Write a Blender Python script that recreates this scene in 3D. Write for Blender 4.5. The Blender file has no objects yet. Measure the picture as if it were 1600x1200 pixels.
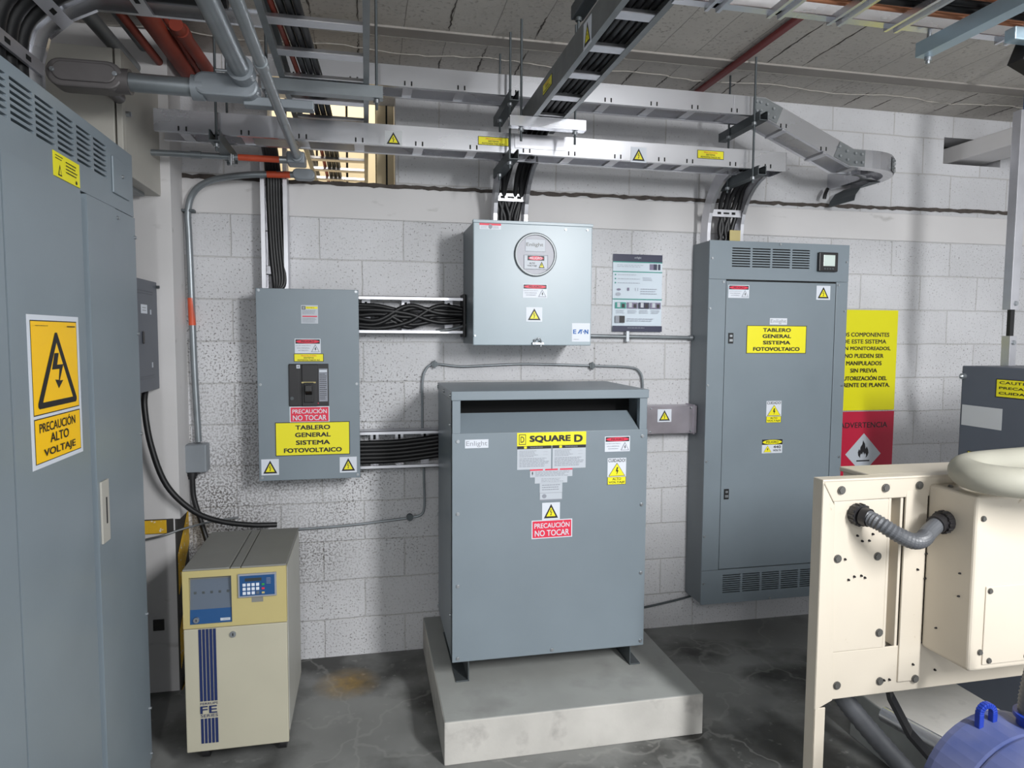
import bpy, math, random
from mathutils import Vector, Matrix
random.seed(7)
C = bpy.context.scene.collection
S = bpy.context.scene
V = Vector
X, Y, Z = V((1, 0, 0)), V((0, 1, 0)), V((0, 0, 1))

# ------------------------------------------------------------------ camera
yaw, pitch, roll = math.radians(12.08), math.radians(4.04), math.radians(0.336)
fw = V((math.sin(yaw)*math.cos(pitch), math.cos(yaw)*math.cos(pitch), -math.sin(pitch)))
r0 = V((math.cos(yaw), -math.sin(yaw), 0)); u0 = r0.cross(fw)
rt = r0*math.cos(roll) + u0*math.sin(roll); up = -r0*math.sin(roll) + u0*math.cos(roll)
cam = bpy.data.objects.new('camera', bpy.data.cameras.new('camera')); C.objects.link(cam)
cam.matrix_world = Matrix(((rt.x, up.x, -fw.x, 0), (rt.y, up.y, -fw.y, 0), (rt.z, up.z, -fw.z, 1.6), (0, 0, 0, 1)))
cam.data.sensor_width = 36; cam.data.lens = 1063.6/1600*36; cam.data.clip_start = 0.02
S.camera = cam

# ------------------------------------------------------------------ world, lamps, exposure
w = bpy.data.worlds.new('world'); S.world = w; w.use_nodes = True
w.node_tree.nodes['Background'].inputs[0].default_value = (0.93, 0.97, 1.0, 1)
w.node_tree.nodes['Background'].inputs[1].default_value = 0.95
def lamp(name, loc, size, size_y, watts, rot, col=(0.98, 0.99, 1.0)):
    d = bpy.data.lights.new(name, 'AREA'); d.shape = 'RECTANGLE'; d.size = size; d.size_y = size_y
    d.energy = watts; d.color = col
    o = bpy.data.objects.new(name, d); C.objects.link(o); o.location = loc; o.rotation_euler = rot
    return o
lamp('ceiling_tube_light', (1.78, -0.25, 2.78), 0.14, 2.2, 165, (math.radians(38), 0, 0))
lamp('rear_tube_light', (-0.15, -1.3, 2.8), 0.07, 1.2, 30, (math.radians(38), 0, 0))
lamp('next_room_light', (-0.2, 3.9, 3.3), 0.3, 0.8, 5, (math.radians(20), 0, 0), (1, 0.93, 0.8))
vs = S.view_settings
vs.view_transform = 'Standard'; vs.look = 'None'; vs.gamma = 1; vs.use_curve_mapping = False
vs.exposure = 0.55

# ------------------------------------------------------------------ materials
def lin(c):
    return tuple(((x/255)/12.92 if x/255 <= 0.04045 else ((x/255+0.055)/1.055)**2.4) for x in c)
def mat(name, rgb, rough=0.5, metal=0.0, var=0.0, scale=8.0, bump=0.0, bscale=60.0, rvar=0.0, spec=0.5, stretch=None, dirt=None):
    m = bpy.data.materials.new(name); m.use_nodes = True
    nt = m.node_tree; b = nt.nodes['Principled BSDF']
    c = lin(rgb) if max(rgb) > 1 else rgb
    b.inputs['Base Color'].default_value = (*c, 1); b.inputs['Roughness'].default_value = rough
    b.inputs['Metallic'].default_value = metal; b.inputs['Specular IOR Level'].default_value = spec
    N, L = nt.nodes.new, nt.links.new
    tc = N('ShaderNodeTexCoord'); src = tc.outputs['Object']
    if stretch:
        mp = N('ShaderNodeMapping'); mp.inputs['Scale'].default_value = stretch; L(src, mp.inputs['Vector']); src = mp.outputs[0]
    if var or rvar or dirt:
        n = N('ShaderNodeTexNoise'); n.inputs['Scale'].default_value = scale; n.inputs['Detail'].default_value = 5; L(src, n.inputs['Vector'])
        if var:
            mx = N('ShaderNodeMix'); mx.data_type = 'RGBA'
            mx.inputs[6].default_value = (*[x*(1-var) for x in c], 1); mx.inputs[7].default_value = (*[min(1, x*(1+var)) for x in c], 1)
            mr = N('ShaderNodeMapRange'); mr.inputs[1].default_value = 0.3; mr.inputs[2].default_value = 0.7; L(n.outputs['Fac'], mr.inputs[0])
            L(mr.outputs[0], mx.inputs[0]); out = mx.outputs[2]
            if dirt:
                n2 = N('ShaderNodeTexNoise'); n2.inputs['Scale'].default_value = dirt[1]; n2.inputs['Detail'].default_value = 8; L(src, n2.inputs['Vector'])
                m2 = N('ShaderNodeMapRange'); m2.inputs[1].default_value = dirt[2]; m2.inputs[2].default_value = dirt[3]; L(n2.outputs['Fac'], m2.inputs[0])
                x2 = N('ShaderNodeMix'); x2.data_type = 'RGBA'; L(m2.outputs[0], x2.inputs[0]); L(out, x2.inputs[6]); x2.inputs[7].default_value = (*lin(dirt[0]), 1); out = x2.outputs[2]
            L(out, b.inputs['Base Color'])
        if rvar:
            m3 = N('ShaderNodeMapRange'); m3.inputs[3].default_value = rough-rvar; m3.inputs[4].default_value = rough+rvar; L(n.outputs['Fac'], m3.inputs[0]); L(m3.outputs[0], b.inputs['Roughness'])
    if bump:
        nb = N('ShaderNodeTexNoise'); nb.inputs['Scale'].default_value = bscale; nb.inputs['Detail'].default_value = 4; L(src, nb.inputs['Vector'])
        bp = N('ShaderNodeBump'); bp.inputs['Strength'].default_value = bump; bp.inputs['Distance'].default_value = 0.004
        L(nb.outputs['Fac'], bp.inputs['Height']); L(bp.outputs[0], b.inputs['Normal'])
    return m

M = {}
M['grey'] = mat('grey_enamel', (125, 136, 144), 0.34, var=0.05, scale=3, bump=0.03, bscale=240)
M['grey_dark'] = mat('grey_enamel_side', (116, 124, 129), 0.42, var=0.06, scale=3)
M['pale'] = mat('pale_grey_enamel', (158, 172, 180), 0.34, var=0.04, scale=3, bump=0.02, bscale=200)
M['slate'] = mat('slate_enamel', (88, 93, 103), 0.45, var=0.05, scale=4)
M['beigegrey'] = mat('beige_grey_enamel', (176, 173, 165), 0.42, var=0.05, scale=4)
M['galv'] = mat('galvanised', (216, 217, 222), 0.27, 0.9, var=0.05, scale=2.5, rvar=0.05, stretch=(0.6, 2, 2))
M['alu'] = mat('aluminium', (205, 205, 210), 0.36, 0.85, var=0.06, scale=14, rvar=0.07)
M['galv_dull'] = mat('dull_zinc', (128, 132, 134), 0.45, 0.55, var=0.12, scale=14)
M['conduit'] = mat('grey_conduit', (140, 146, 150), 0.38, 0.6, var=0.10, scale=10)
M['body'] = mat('cast_grey', (136, 142, 148), 0.45, 0.25, var=0.06, scale=8)
M['bronze'] = mat('cast_dull', (112, 108, 108), 0.5, 0.4, var=0.08, scale=10)
M['dsteel'] = mat('dark_steel', (88, 94, 97), 0.5, 0.5, var=0.08, scale=12)
M['duct'] = mat('brushed_duct', (176, 170, 178), 0.30, 0.85, var=0.12, scale=7, rvar=0.06)
M['black'] = mat('black_rubber', (24, 24, 26), 0.45, var=0.2, scale=20)
M['blackp'] = mat('black_plastic', (36, 35, 37), 0.42)
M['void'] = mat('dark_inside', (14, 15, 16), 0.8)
M['hosegrey'] = mat('dark_grey_hose', (84, 86, 90), 0.42, var=0.1, scale=20)
M['orange'] = mat('orange_pipe', (132, 52, 36), 0.55, var=0.2, scale=9)
M['orangem'] = mat('orange_tape', (206, 84, 52), 0.5, var=0.08, scale=20)
M['redpipe'] = mat('red_pipe', (112, 38, 38), 0.5, var=0.1)
M['copper'] = mat('copper_pipe', (214, 148, 112), 0.4, 0.6, var=0.12, scale=6)
M['cream'] = mat('cream_enamel', (198, 189, 174), 0.42, var=0.025, scale=4, dirt=((150, 130, 100), 30, 0.70, 0.80))
M['creamhose'] = mat('cream_hose', (160, 158, 146), 0.55, var=0.05, scale=12)
M['upsfront'] = mat('ups_ivory', (180, 175, 156), 0.5, var=0.03, scale=5)
M['upshead'] = mat('ups_yellowed', (184, 170, 116), 0.5, var=0.03, scale=6)
M['upsside'] = mat('ups_side', (176, 175, 168), 0.5, var=0.04, scale=5)
M['upstop'] = mat('ups_grey', (124, 124, 120), 0.55, var=0.04, scale=10, bump=0.05, bscale=200)
M['navy'] = mat('navy_print', (26, 42, 88), 0.45)
M['upsblue'] = mat('ups_blue', (26, 74, 124), 0.4)
M['upssmoke'] = mat('ups_smoke', (92, 102, 116), 0.3)
M['blue'] = mat('blue_casting', (56, 72, 126), 0.5, var=0.12, scale=5, dirt=((106, 110, 142), 3, 0.36, 0.60))
M['bluec'] = mat('blue_paint', (22, 50, 146), 0.45, var=0.06)
M['bluerod'] = mat('blue_rod', (44, 84, 140), 0.5)
M['skyst'] = mat('blue_zinc', (178, 200, 212), 0.35, 0.6, var=0.08, scale=8)
M['steel'] = mat('bolt_steel', (170, 174, 178), 0.35, 0.8)
M['boltgrey'] = mat('bolt_dull', (98, 97, 94), 0.5, 0.5)
M['lens'] = mat('clear_plastic_white', (168, 169, 178), 0.35, spec=0.25)
M['screen'] = mat('meter_screen', (206, 220, 214), 0.2)
M['white'] = mat('print_white', (214, 219, 228), 0.45)
M['vinyl'] = mat('clear_vinyl', (196, 198, 200), 0.35)
M['offw'] = mat('print_off_white', (188, 194, 202), 0.45)
M['yellow'] = mat('print_yellow', (238, 228, 30), 0.45)
M['amber'] = mat('print_amber', (255, 200, 0), 0.4)
M['signyel'] = mat('sign_yellow', (226, 220, 0), 0.5)
M['red'] = mat('print_red', (222, 44, 74), 0.45)
M['signred'] = mat('sign_crimson', (186, 20, 56), 0.5)
M['ink'] = mat('print_black', (26, 24, 28), 0.5)
M['inkg'] = mat('print_grey', (142, 146, 156), 0.5)
M['inkl'] = mat('print_light_grey', (168, 174, 186), 0.5)
M['inkb'] = mat('print_blue', (0, 92, 170), 0.5)
M['orangeink'] = mat('print_orange', (226, 110, 40), 0.5)
M['posterdark'] = mat('poster_navy', (30, 34, 66), 0.45)
M['poster'] = mat('poster_paper', (204, 216, 226), 0.45)
M['teal'] = mat('poster_teal', (32, 142, 130), 0.45)
M['mauve'] = mat('poster_mauve', (120, 112, 138), 0.45)
M['green'] = mat('key_green', (44, 150, 70), 0.45)
M['lcd'] = mat('lcd_dark', (52, 58, 60), 0.3)
M['stripey'] = mat('hazard_yellow', (222, 176, 40), 0.55, var=0.12, scale=14, dirt=((236, 232, 220), 60, 0.62, 0.68))
M['stripek'] = mat('hazard_black', (52, 50, 48), 0.6, var=0.2, scale=14)
M['floorc'] = mat('floor_concrete', (132, 133, 131), 0.6, var=0.24, scale=1.6, bump=0.12, bscale=40, rvar=0.14, dirt=((66, 66, 64), 2.0, 0.46, 0.62))
def floor_marks(m):
    nt = m.node_tree; N, L = nt.nodes.new, nt.links.new; b = nt.nodes['Principled BSDF']; src = b.inputs['Base Color'].links[0].from_socket
    tc = N('ShaderNodeTexCoord'); nz = N('ShaderNodeTexNoise'); nz.inputs['Scale'].default_value = 3; nz.inputs['Detail'].default_value = 4; L(tc.outputs['Object'], nz.inputs['Vector'])
    mx = N('ShaderNodeMix'); mx.data_type = 'RGBA'; mx.blend_type = 'LINEAR_LIGHT'; mx.inputs[0].default_value = 0.22; L(tc.outputs['Object'], mx.inputs[6]); L(nz.outputs['Color'], mx.inputs[7])
    vo = N('ShaderNodeTexVoronoi'); vo.feature = 'DISTANCE_TO_EDGE'; vo.inputs['Scale'].default_value = 1.15; L(mx.outputs[2], vo.inputs['Vector'])
    r1 = N('ShaderNodeMapRange'); r1.inputs[1].default_value = 0.004; r1.inputs[2].default_value = 0.011; r1.inputs[3].default_value = 0.28; r1.inputs[4].default_value = 0; L(vo.outputs['Distance'], r1.inputs[0])
    n2 = N('ShaderNodeTexNoise'); n2.inputs['Scale'].default_value = 22; n2.inputs['Detail'].default_value = 6; L(tc.outputs['Object'], n2.inputs['Vector'])
    r2 = N('ShaderNodeMapRange'); r2.inputs[1].default_value = 0.62; r2.inputs[2].default_value = 0.74; r2.inputs[4].default_value = 0.5; L(n2.outputs['Fac'], r2.inputs[0])
    ad = N('ShaderNodeMath'); ad.operation = 'MAXIMUM'; L(r1.outputs[0], ad.inputs[0]); L(r2.outputs[0], ad.inputs[1])
    x1 = N('ShaderNodeMix'); x1.data_type = 'RGBA'; L(ad.outputs[0], x1.inputs[0]); L(src, x1.inputs[6]); x1.inputs[7].default_value = (*lin((160, 160, 156)), 1)
    ds = N('ShaderNodeVectorMath'); ds.operation = 'DISTANCE'; ds.inputs[1].default_value = (-0.10, 3.12, 0); L(tc.outputs['Object'], ds.inputs[0])
    r3 = N('ShaderNodeMapRange'); r3.inputs[1].default_value = 0.16; r3.inputs[2].default_value = 0.02; r3.inputs[3].default_value = 0; r3.inputs[4].default_value = 0.9; L(ds.outputs['Value'], r3.inputs[0])
    mu = N('ShaderNodeMath'); mu.operation = 'MULTIPLY'; L(r3.outputs[0], mu.inputs[0]); L(n2.outputs['Fac'], mu.inputs[1])
    x2 = N('ShaderNodeMix'); x2.data_type = 'RGBA'; L(mu.outputs[0], x2.inputs[0]); L(x1.outputs[2], x2.inputs[6]); x2.inputs[7].default_value = (*lin((190, 150, 60)), 1)
    L(x2.outputs[2], b.inputs['Base Color'])
floor_marks(M['floorc'])
M['pad'] = mat('pad_concrete', (158, 160, 157), 0.75, var=0.10, scale=3.5, bump=0.15, bscale=50, dirt=((134, 134, 132), 4, 0.56, 0.80))
M['padside'] = mat('pad_side', (192, 189, 183), 0.8, var=0.10, scale=6, bump=0.35, bscale=26, dirt=((158, 154, 150), 9, 0.56, 0.74))
M['creamwall'] = mat('cream_wall', (226, 208, 172), 0.7, var=0.04, scale=2)
M['smooth'] = mat('painted_concrete', (208, 206, 206), 0.6, var=0.05, scale=2.5, bump=0.1, bscale=30, stretch=(0.4, 1, 1), dirt=((172, 170, 168), 16, 0.66, 0.80))
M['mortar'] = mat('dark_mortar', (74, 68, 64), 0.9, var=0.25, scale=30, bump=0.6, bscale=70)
M['ridge'] = mat('pale_mortar', (176, 171, 164), 0.9, var=0.12, scale=30, bump=0.5, bscale=60)
M['joist'] = mat('joist_concrete', (150, 145, 140), 0.85, var=0.08, scale=4, bump=0.15, bscale=60)

def brick_mat(name, base, line, axes, bw, rh, off, mortar, speck=None, bumpd=0.25, dirty=None, lw=0.5, stag=0.5):
    m = bpy.data.materials.new(name); m.use_nodes = True
    nt = m.node_tree; b = nt.nodes['Principled BSDF']; N, L = nt.nodes.new, nt.links.new
    b.inputs['Roughness'].default_value = 0.72
    tc = N('ShaderNodeTexCoord'); sp = N('ShaderNodeSeparateXYZ'); L(tc.outputs['Object'], sp.inputs[0])
    cb = N('ShaderNodeCombineXYZ')
    for i, a in enumerate(axes):
        ad = N('ShaderNodeMath'); ad.operation = 'ADD'; ad.inputs[1].default_value = off[i]; L(sp.outputs[a], ad.inputs[0]); L(ad.outputs[0], cb.inputs[i])
    nz = N('ShaderNodeTexNoise'); nz.inputs['Scale'].default_value = 5; L(tc.outputs['Object'], nz.inputs['Vector'])
    ws = N('ShaderNodeVectorMath'); ws.operation = 'SCALE'; ws.inputs['Scale'].default_value = 0.012
    sb = N('ShaderNodeVectorMath'); sb.operation = 'SUBTRACT'; sb.inputs[1].default_value = (0.5, 0.5, 0.5)
    L(nz.outputs['Color'], sb.inputs[0]); L(sb.outputs[0], ws.inputs[0])
    av = N('ShaderNodeVectorMath'); L(cb.outputs[0], av.inputs[0]); L(ws.outputs[0], av.inputs[1])
    br = N('ShaderNodeTexBrick'); L(av.outputs[0], br.inputs['Vector'])
    br.offset = stag; br.inputs['Scale'].default_value = 1; br.inputs['Brick Width'].default_value = bw; br.inputs['Row Height'].default_value = rh
    br.inputs['Mortar Size'].default_value = mortar; br.inputs['Mortar Smooth'].default_value = 0.6
    c = lin(base)
    br.inputs['Color1'].default_value = (*c, 1); br.inputs['Color2'].default_value = (*[x*0.93 for x in c], 1); br.inputs['Mortar'].default_value = (*lin(line), 1)
    # big soft tone variation
    n1 = N('ShaderNodeTexNoise'); n1.inputs['Scale'].default_value = 2.2; n1.inputs['Detail'].default_value = 6; L(tc.outputs['Object'], n1.inputs['Vector'])
    mr = N('ShaderNodeMapRange'); mr.inputs[1].default_value = 0.3; mr.inputs[2].default_value = 0.75; mr.inputs[3].default_value = 0.86; mr.inputs[4].default_value = 1.05; L(n1.outputs['Fac'], mr.inputs[0])
    mu = N('ShaderNodeMix'); mu.data_type = 'RGBA'; mu.blend_type = 'MULTIPLY'; mu.inputs[0].default_value = 1; L(br.outputs['Color'], mu.inputs[6])
    cc = N('ShaderNodeCombineColor'); [L(mr.outputs[0], cc.inputs[i]) for i in range(3)]; L(cc.outputs[0], mu.inputs[7])
    out = mu.outputs[2]
    n2 = N('ShaderNodeTexNoise'); n2.inputs['Scale'].default_value = speck[1] if speck else 80; n2.inputs['Detail'].default_value = 3; n2.inputs['Roughness'].default_value = 0.6; L(tc.outputs['Object'], n2.inputs['Vector'])
    if speck:
        thr = N('ShaderNodeMapRange'); thr.inputs[1].default_value = speck[2]; thr.inputs[2].default_value = speck[3]
        fac = n2.outputs['Fac']
        if dirty:   # pitted, grimier blocks toward the lower left corner
            gx = N('ShaderNodeMapRange'); gx.interpolation_type = 'SMOOTHSTEP'; gx.inputs[1].default_value = 0.55; gx.inputs[2].default_value = -0.5; gx.inputs[3].default_value = 0; gx.inputs[4].default_value = 1; L(sp.outputs[0], gx.inputs[0])
            gz = N('ShaderNodeMapRange'); gz.interpolation_type = 'SMOOTHSTEP'; gz.inputs[1].default_value = 1.95; gz.inputs[2].default_value = 0.9; gz.inputs[3].default_value = 0; gz.inputs[4].default_value = 1; L(sp.outputs[2], gz.inputs[0])
            g0 = N('ShaderNodeMapRange'); g0.inputs[1].default_value = 0.22; g0.inputs[2].default_value = 0.42; g0.inputs[3].default_value = 0.25; g0.inputs[4].default_value = 1; L(sp.outputs[2], g0.inputs[0])
            g1 = N('ShaderNodeMath'); g1.operation = 'MULTIPLY'; L(gx.outputs[0], g1.inputs[0]); L(gz.outputs[0], g1.inputs[1])
            g2 = N('ShaderNodeMath'); g2.operation = 'MULTIPLY'; L(g1.outputs[0], g2.inputs[0]); L(g0.outputs[0], g2.inputs[1])
            ad = N('ShaderNodeMath'); ad.operation = 'MULTIPLY_ADD'; ad.inputs[1].default_value = dirty; L(g2.outputs[0], ad.inputs[0]); L(fac, ad.inputs[2]); fac = ad.outputs[0]
        L(fac, thr.inputs[0])
        n3 = N('ShaderNodeTexNoise'); n3.inputs['Scale'].default_value = 3.1; n3.inputs['Detail'].default_value = 4; L(tc.outputs['Object'], n3.inputs['Vector'])
        m3 = N('ShaderNodeMapRange'); m3.inputs[1].default_value = 0.38; m3.inputs[2].default_value = 0.62; m3.inputs[3].default_value = 0.35; m3.inputs[4].default_value = 0.95; L(n3.outputs['Fac'], m3.inputs[0])
        mm = N('ShaderNodeMath'); mm.operation = 'MULTIPLY'; L(thr.outputs[0], mm.inputs[0]); L(m3.outputs[0], mm.inputs[1])
        x = N('ShaderNodeMix'); x.data_type = 'RGBA'; L(mm.outputs[0], x.inputs[0]); L(out, x.inputs[6]); x.inputs[7].default_value = (*lin(speck[0]), 1); out = x.outputs[2]
    L(out, b.inputs['Base Color'])
    bp = N('ShaderNodeBump'); bp.inputs['Strength'].default_value = bumpd; bp.inputs['Distance'].default_value = 0.006; bp.invert = False
    sm = N('ShaderNodeMath'); sm.operation = 'MULTIPLY_ADD'; sm.inputs[1].default_value = 0.9; L(n2.outputs['Fac'], sm.inputs[0])
    iv = N('ShaderNodeMath'); iv.operation = 'MULTIPLY'; iv.inputs[1].default_value = -lw; L(br.outputs['Fac'], iv.inputs[0]); L(iv.outputs[0], sm.inputs[2])
    L(sm.outputs[0], bp.inputs['Height']); L(bp.outputs[0], b.inputs['Normal'])
    return m
# courses 0.1965 m high with a joint at z = 2.156; vertical joints every 0.3955 m
M['wall'] = brick_mat('painted_block', (214, 214, 217), (197, 196, 196), (0, 2), 0.3955, 0.1965, (20*0.3955-0.18, 20*0.1965-2.156), 0.0045, ((92, 87, 84), 105, 0.585, 0.68), 0.6, 0.125, lw=1.1)
M['wallup'] = brick_mat('painted_block_upper', (206, 206, 209), (186, 184, 183), (0, 2), 0.3955, 0.205, (20*0.3955+0.04, 20*0.205-2.334), 0.0045, ((116, 110, 106), 95, 0.61, 0.70), 0.45, lw=1.0)
M['ceil'] = brick_mat('ceiling_block', (194, 189, 182), (150, 145, 139), (1, 0), 0.62, 0.185, (20*0.62-3.03, 20*0.185-1.459), 0.003, ((128, 122, 115), 60, 0.56, 0.72), 0.4, stag=0.0)

# ------------------------------------------------------------------ mesh helpers
class MB:
    def __init__(s): s.v, s.f, s.m, s.sm = [], [], [], []
    def face(s, pts, m=0, smooth=False):
        i = len(s.v); s.v += [tuple(p) for p in pts]; s.f.append(tuple(range(i, i+len(pts)))); s.m.append(m); s.sm.append(smooth)
    def mesh(s, vs, fs, m=0, smooth=False):
        i = len(s.v); s.v += [tuple(p) for p in vs]
        for f in fs: s.f.append(tuple(i+k for k in f)); s.m.append(m); s.sm.append(smooth)
    def box(s, x0, x1, y0, y1, z0, z1, m=0):
        s.obox((x0, y0, z0), X*(x1-x0), Y*(y1-y0), Z*(z1-z0), m)
    def obox(s, o, a, b, c, m=0):
        o, a, b, c = V(o), V(a), V(b), V(c)
        p = [o, o+a, o+a+b, o+b, o+c, o+a+c, o+a+b+c, o+b+c]
        s.mesh(p, [(0, 3, 2, 1), (4, 5, 6, 7), (0, 1, 5, 4), (1, 2, 6, 5), (2, 3, 7, 6), (3, 0, 4, 7)], m)
    def prism(s, poly, d, m=0):
        n = len(poly); poly = [V(p) for p in poly]; d = V(d)
        s.mesh(poly + [p+d for p in poly], [tuple(range(n))[::-1], tuple(range(n, 2*n))] + [(i, (i+1) % n, n+(i+1) % n, n+i) for i in range(n)], m)
    def cyl(s, p0, p1, r, m=0, n=16, r1=None, caps=True):
        p0, p1 = V(p0), V(p1); t = (p1-p0).normalized(); r1 = r if r1 is None else r1
        a = t.orthogonal().normalized(); b = t.cross(a)
        ring = lambda p, q: [p + (a*math.cos(2*math.pi*k/n) + b*math.sin(2*math.pi*k/n))*q for k in range(n)]
        s.mesh(ring(p0, r)+ring(p1, r1), [(i, (i+1) % n, n+(i+1) % n, n+i) for i in range(n)], m, True)
        if caps:
            s.face(ring(p0, r)[::-1], m); s.face(ring(p1, r1), m)
    def tube(s, pts, r, m=0, n=10, sub=6, smooth=True, rf=None):
        pts = [V(p) for p in pts]
        if sub > 1 and len(pts) > 2:
            q = [pts[0]*2-pts[1]] + pts + [pts[-1]*2-pts[-2]]; out = []
            for i in range(1, len(q)-2):
                for k in range(sub):
                    t = k/sub; a, b, c, d = q[i-1], q[i], q[i+1], q[i+2]
                    out.append(0.5*((2*b)+(c-a)*t+(2*a-5*b+4*c-d)*t*t+(3*b-a-3*c+d)*t**3))
            pts = out+[pts[-1]]
        rings = []; t0 = (pts[1]-pts[0]).normalized(); a = t0.orthogonal().normalized()
        for i, p in enumerate(pts):
            t = ((pts[min(i+1, len(pts)-1)]-pts[max(i-1, 0)])).normalized()
            a = (a - t*a.dot(t)).normalized(); b = t.cross(a); rr = rf(i) if rf else r
            rings += [p + (a*math.cos(2*math.pi*k/n)+b*math.sin(2*math.pi*k/n))*rr for k in range(n)]
        fs = [(i*n+k, i*n+(k+1) % n, (i+1)*n+(k+1) % n, (i+1)*n+k) for i in range(len(pts)-1) for k in range(n)]
        s.mesh(rings, fs, m, smooth); s.face(rings[:n][::-1], m); s.face(rings[-n:], m)
    def sweep(s, pts, sec, lat=None, upv=None, m=0):
        pts = [V(p) for p in pts]; n = len(sec); vs = []
        for i, p in enumerate(pts):
            ti = (pts[i]-pts[i-1]).normalized() if i else None; to = (pts[i+1]-pts[i]).normalized() if i < len(pts)-1 else None
            ti = ti or to; to = to or ti; t = (ti+to).normalized(); k = 1/max(0.3, t.dot(to))
            if lat is not None: l = V(lat); u = t.cross(l).normalized()*k
            else: u = V(upv); l = u.cross(t).normalized()*k
            vs += [p+l*a+u*b for a, b in sec]
        fs = [(i*n+j, i*n+(j+1) % n, (i+1)*n+(j+1) % n, (i+1)*n+j) for i in range(len(pts)-1) for j in range(n)]
        s.mesh(vs, fs, m); s.face(vs[:n][::-1], m); s.face(vs[-n:], m)
    def plate(s, O, U, W, N, w, h, thk, holes, m=0, mh=None):
        """flat sheet w x h from O along U, W (facing N) with real rectangular openings (u0,u1,v0,v1)"""
        O, U, W, N = V(O), V(U), V(W), V(N); mh = m if mh is None else mh
        us = sorted({0, w, *[q for a in holes for q in a[:2]]}); ws = sorted({0, h, *[q for a in holes for q in a[2:]]})
        P = lambda a, b, d=0: O+U*a+W*b-N*d
        for i in range(len(us)-1):
            for j in range(len(ws)-1):
                cu, cw = (us[i]+us[i+1])/2, (ws[j]+ws[j+1])/2
                if any(a[0] < cu < a[1] and a[2] < cw < a[3] for a in holes): continue
                s.face([P(us[i], ws[j]), P(us[i+1], ws[j]), P(us[i+1], ws[j+1]), P(us[i], ws[j+1])], m)
        def rim(a0, a1, b0, b1, inv):
            c = [(a0, b0), (a1, b0), (a1, b1), (a0, b1)]
            for k in range(4):
                p, q = c[k], c[(k+1) % 4]; fc = [P(*p), P(*p, thk), P(*q, thk), P(*q)]
                s.face(fc[::-1] if inv else fc, mh if inv else m)
        rim(0, w, 0, h, False)
        for a in holes: rim(*a, True)
    def build(s, name, mats, parent=None, bev=0.0, kind=None, seg=2, label=None):
        me = bpy.data.meshes.new(name); org = V((0, 0, 0))
        q = parent
        while q is not None:
            org += q.location; q = q.parent
        me.from_pydata([V(p)-org for p in s.v], [], s.f)
        for x in (mats if isinstance(mats, (list, tuple)) else [mats]): me.materials.append(M[x])
        me.polygons.foreach_set('material_index', s.m); me.polygons.foreach_set('use_smooth', [bool(x) for x in s.sm])
        me.update()
        o = bpy.data.objects.new(name, me); C.objects.link(o); o.parent = parent
        if bev:
            b = o.modifiers.new('bevel', 'BEVEL'); b.width = bev; b.segments = seg; b.limit_method = 'ANGLE'; b.angle_limit = math.radians(40)
        if kind: o['kind'] = kind
        if label: o['label'] = label
        return o
def thing(name, label, cat, loc, group=None):
    o = bpy.data.objects.new(name, None); C.objects.link(o); o.empty_display_size = 0.1
    o.location = loc; o['label'] = label; o['category'] = cat
    if group: o['group'] = group
    return o
def tag(o, label, cat, group=None):
    o['label'] = label; o['category'] = cat
    if group: o['group'] = group
    return o
def dup(root, loc, label=None):
    r = root.copy(); C.objects.link(r); r.location = loc
    if label: r['label'] = label
    for ch in root.children:
        c = ch.copy(); C.objects.link(c); c.parent = r
        for g in ch.children:
            d = g.copy(); C.objects.link(d); d.parent = c
    return r
def part_box(parent, name, m, x0, x1, y0, y1, z0, z1, bev=0.002, label=None):
    b = MB(); b.box(x0, x1, y0, y1, z0, z1); return b.build(name, m, parent, bev, label=label)
def screws(parent, pts, n, r=0.006, m='steel', name='screw'):
    n = V(n)
    for p in pts:
        b = MB(); p = V(p); b.cyl(p, p+n*0.003, r*1.25, 0, 12); b.cyl(p+n*0.003, p+n*0.006, r, 0, 6); b.build(name, m, parent)

# ------------------------------------------------------------------ lettering and labels
_tc = {}
def glyphs(txt, bold=0.0):
    bold = 0.0; k = (txt, bold)
    if k not in _tc:
        c = bpy.data.curves.new('txt', 'FONT'); c.body = txt; c.resolution_u = 3; c.fill_mode = 'FRONT'
        o = bpy.data.objects.new('txt', c); C.objects.link(o)
        bpy.context.view_layer.update()
        me = bpy.data.meshes.new_from_object(o.evaluated_get(bpy.context.evaluated_depsgraph_get()))
        vs = [(v.co.x, v.co.y) for v in me.vertices]; fs = [tuple(p.vertices) for p in me.polygons]
        bpy.data.objects.remove(o); bpy.data.curves.remove(c); bpy.data.meshes.remove(me)
        x0, x1 = min(v[0] for v in vs), max(v[0] for v in vs)
        y0, y1 = min(v[1] for v in vs), max(v[1] for v in vs)
        _tc[k] = ([((x-x0)/(x1-x0), (y-y0)/(y1-y0)) for x, y in vs], fs, (x1-x0)/(y1-y0))
    return _tc[k]
BOLT = [(0.42, 1), (0.78, 1), (0.55, 0.62), (0.88, 0.62), (0.34, 0.0), (0.46, 0.46), (0.14, 0.46)]
ZAP = [(0.40, 1), (0.62, 1), (0.42, 0.60), (0.80, 0.66), (0.56, 0.24), (0.72, 0.28), (0.40, 0), (0.34, 0.36), (0.44, 0.28), (0.58, 0.56), (0.20, 0.52)]
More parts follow.
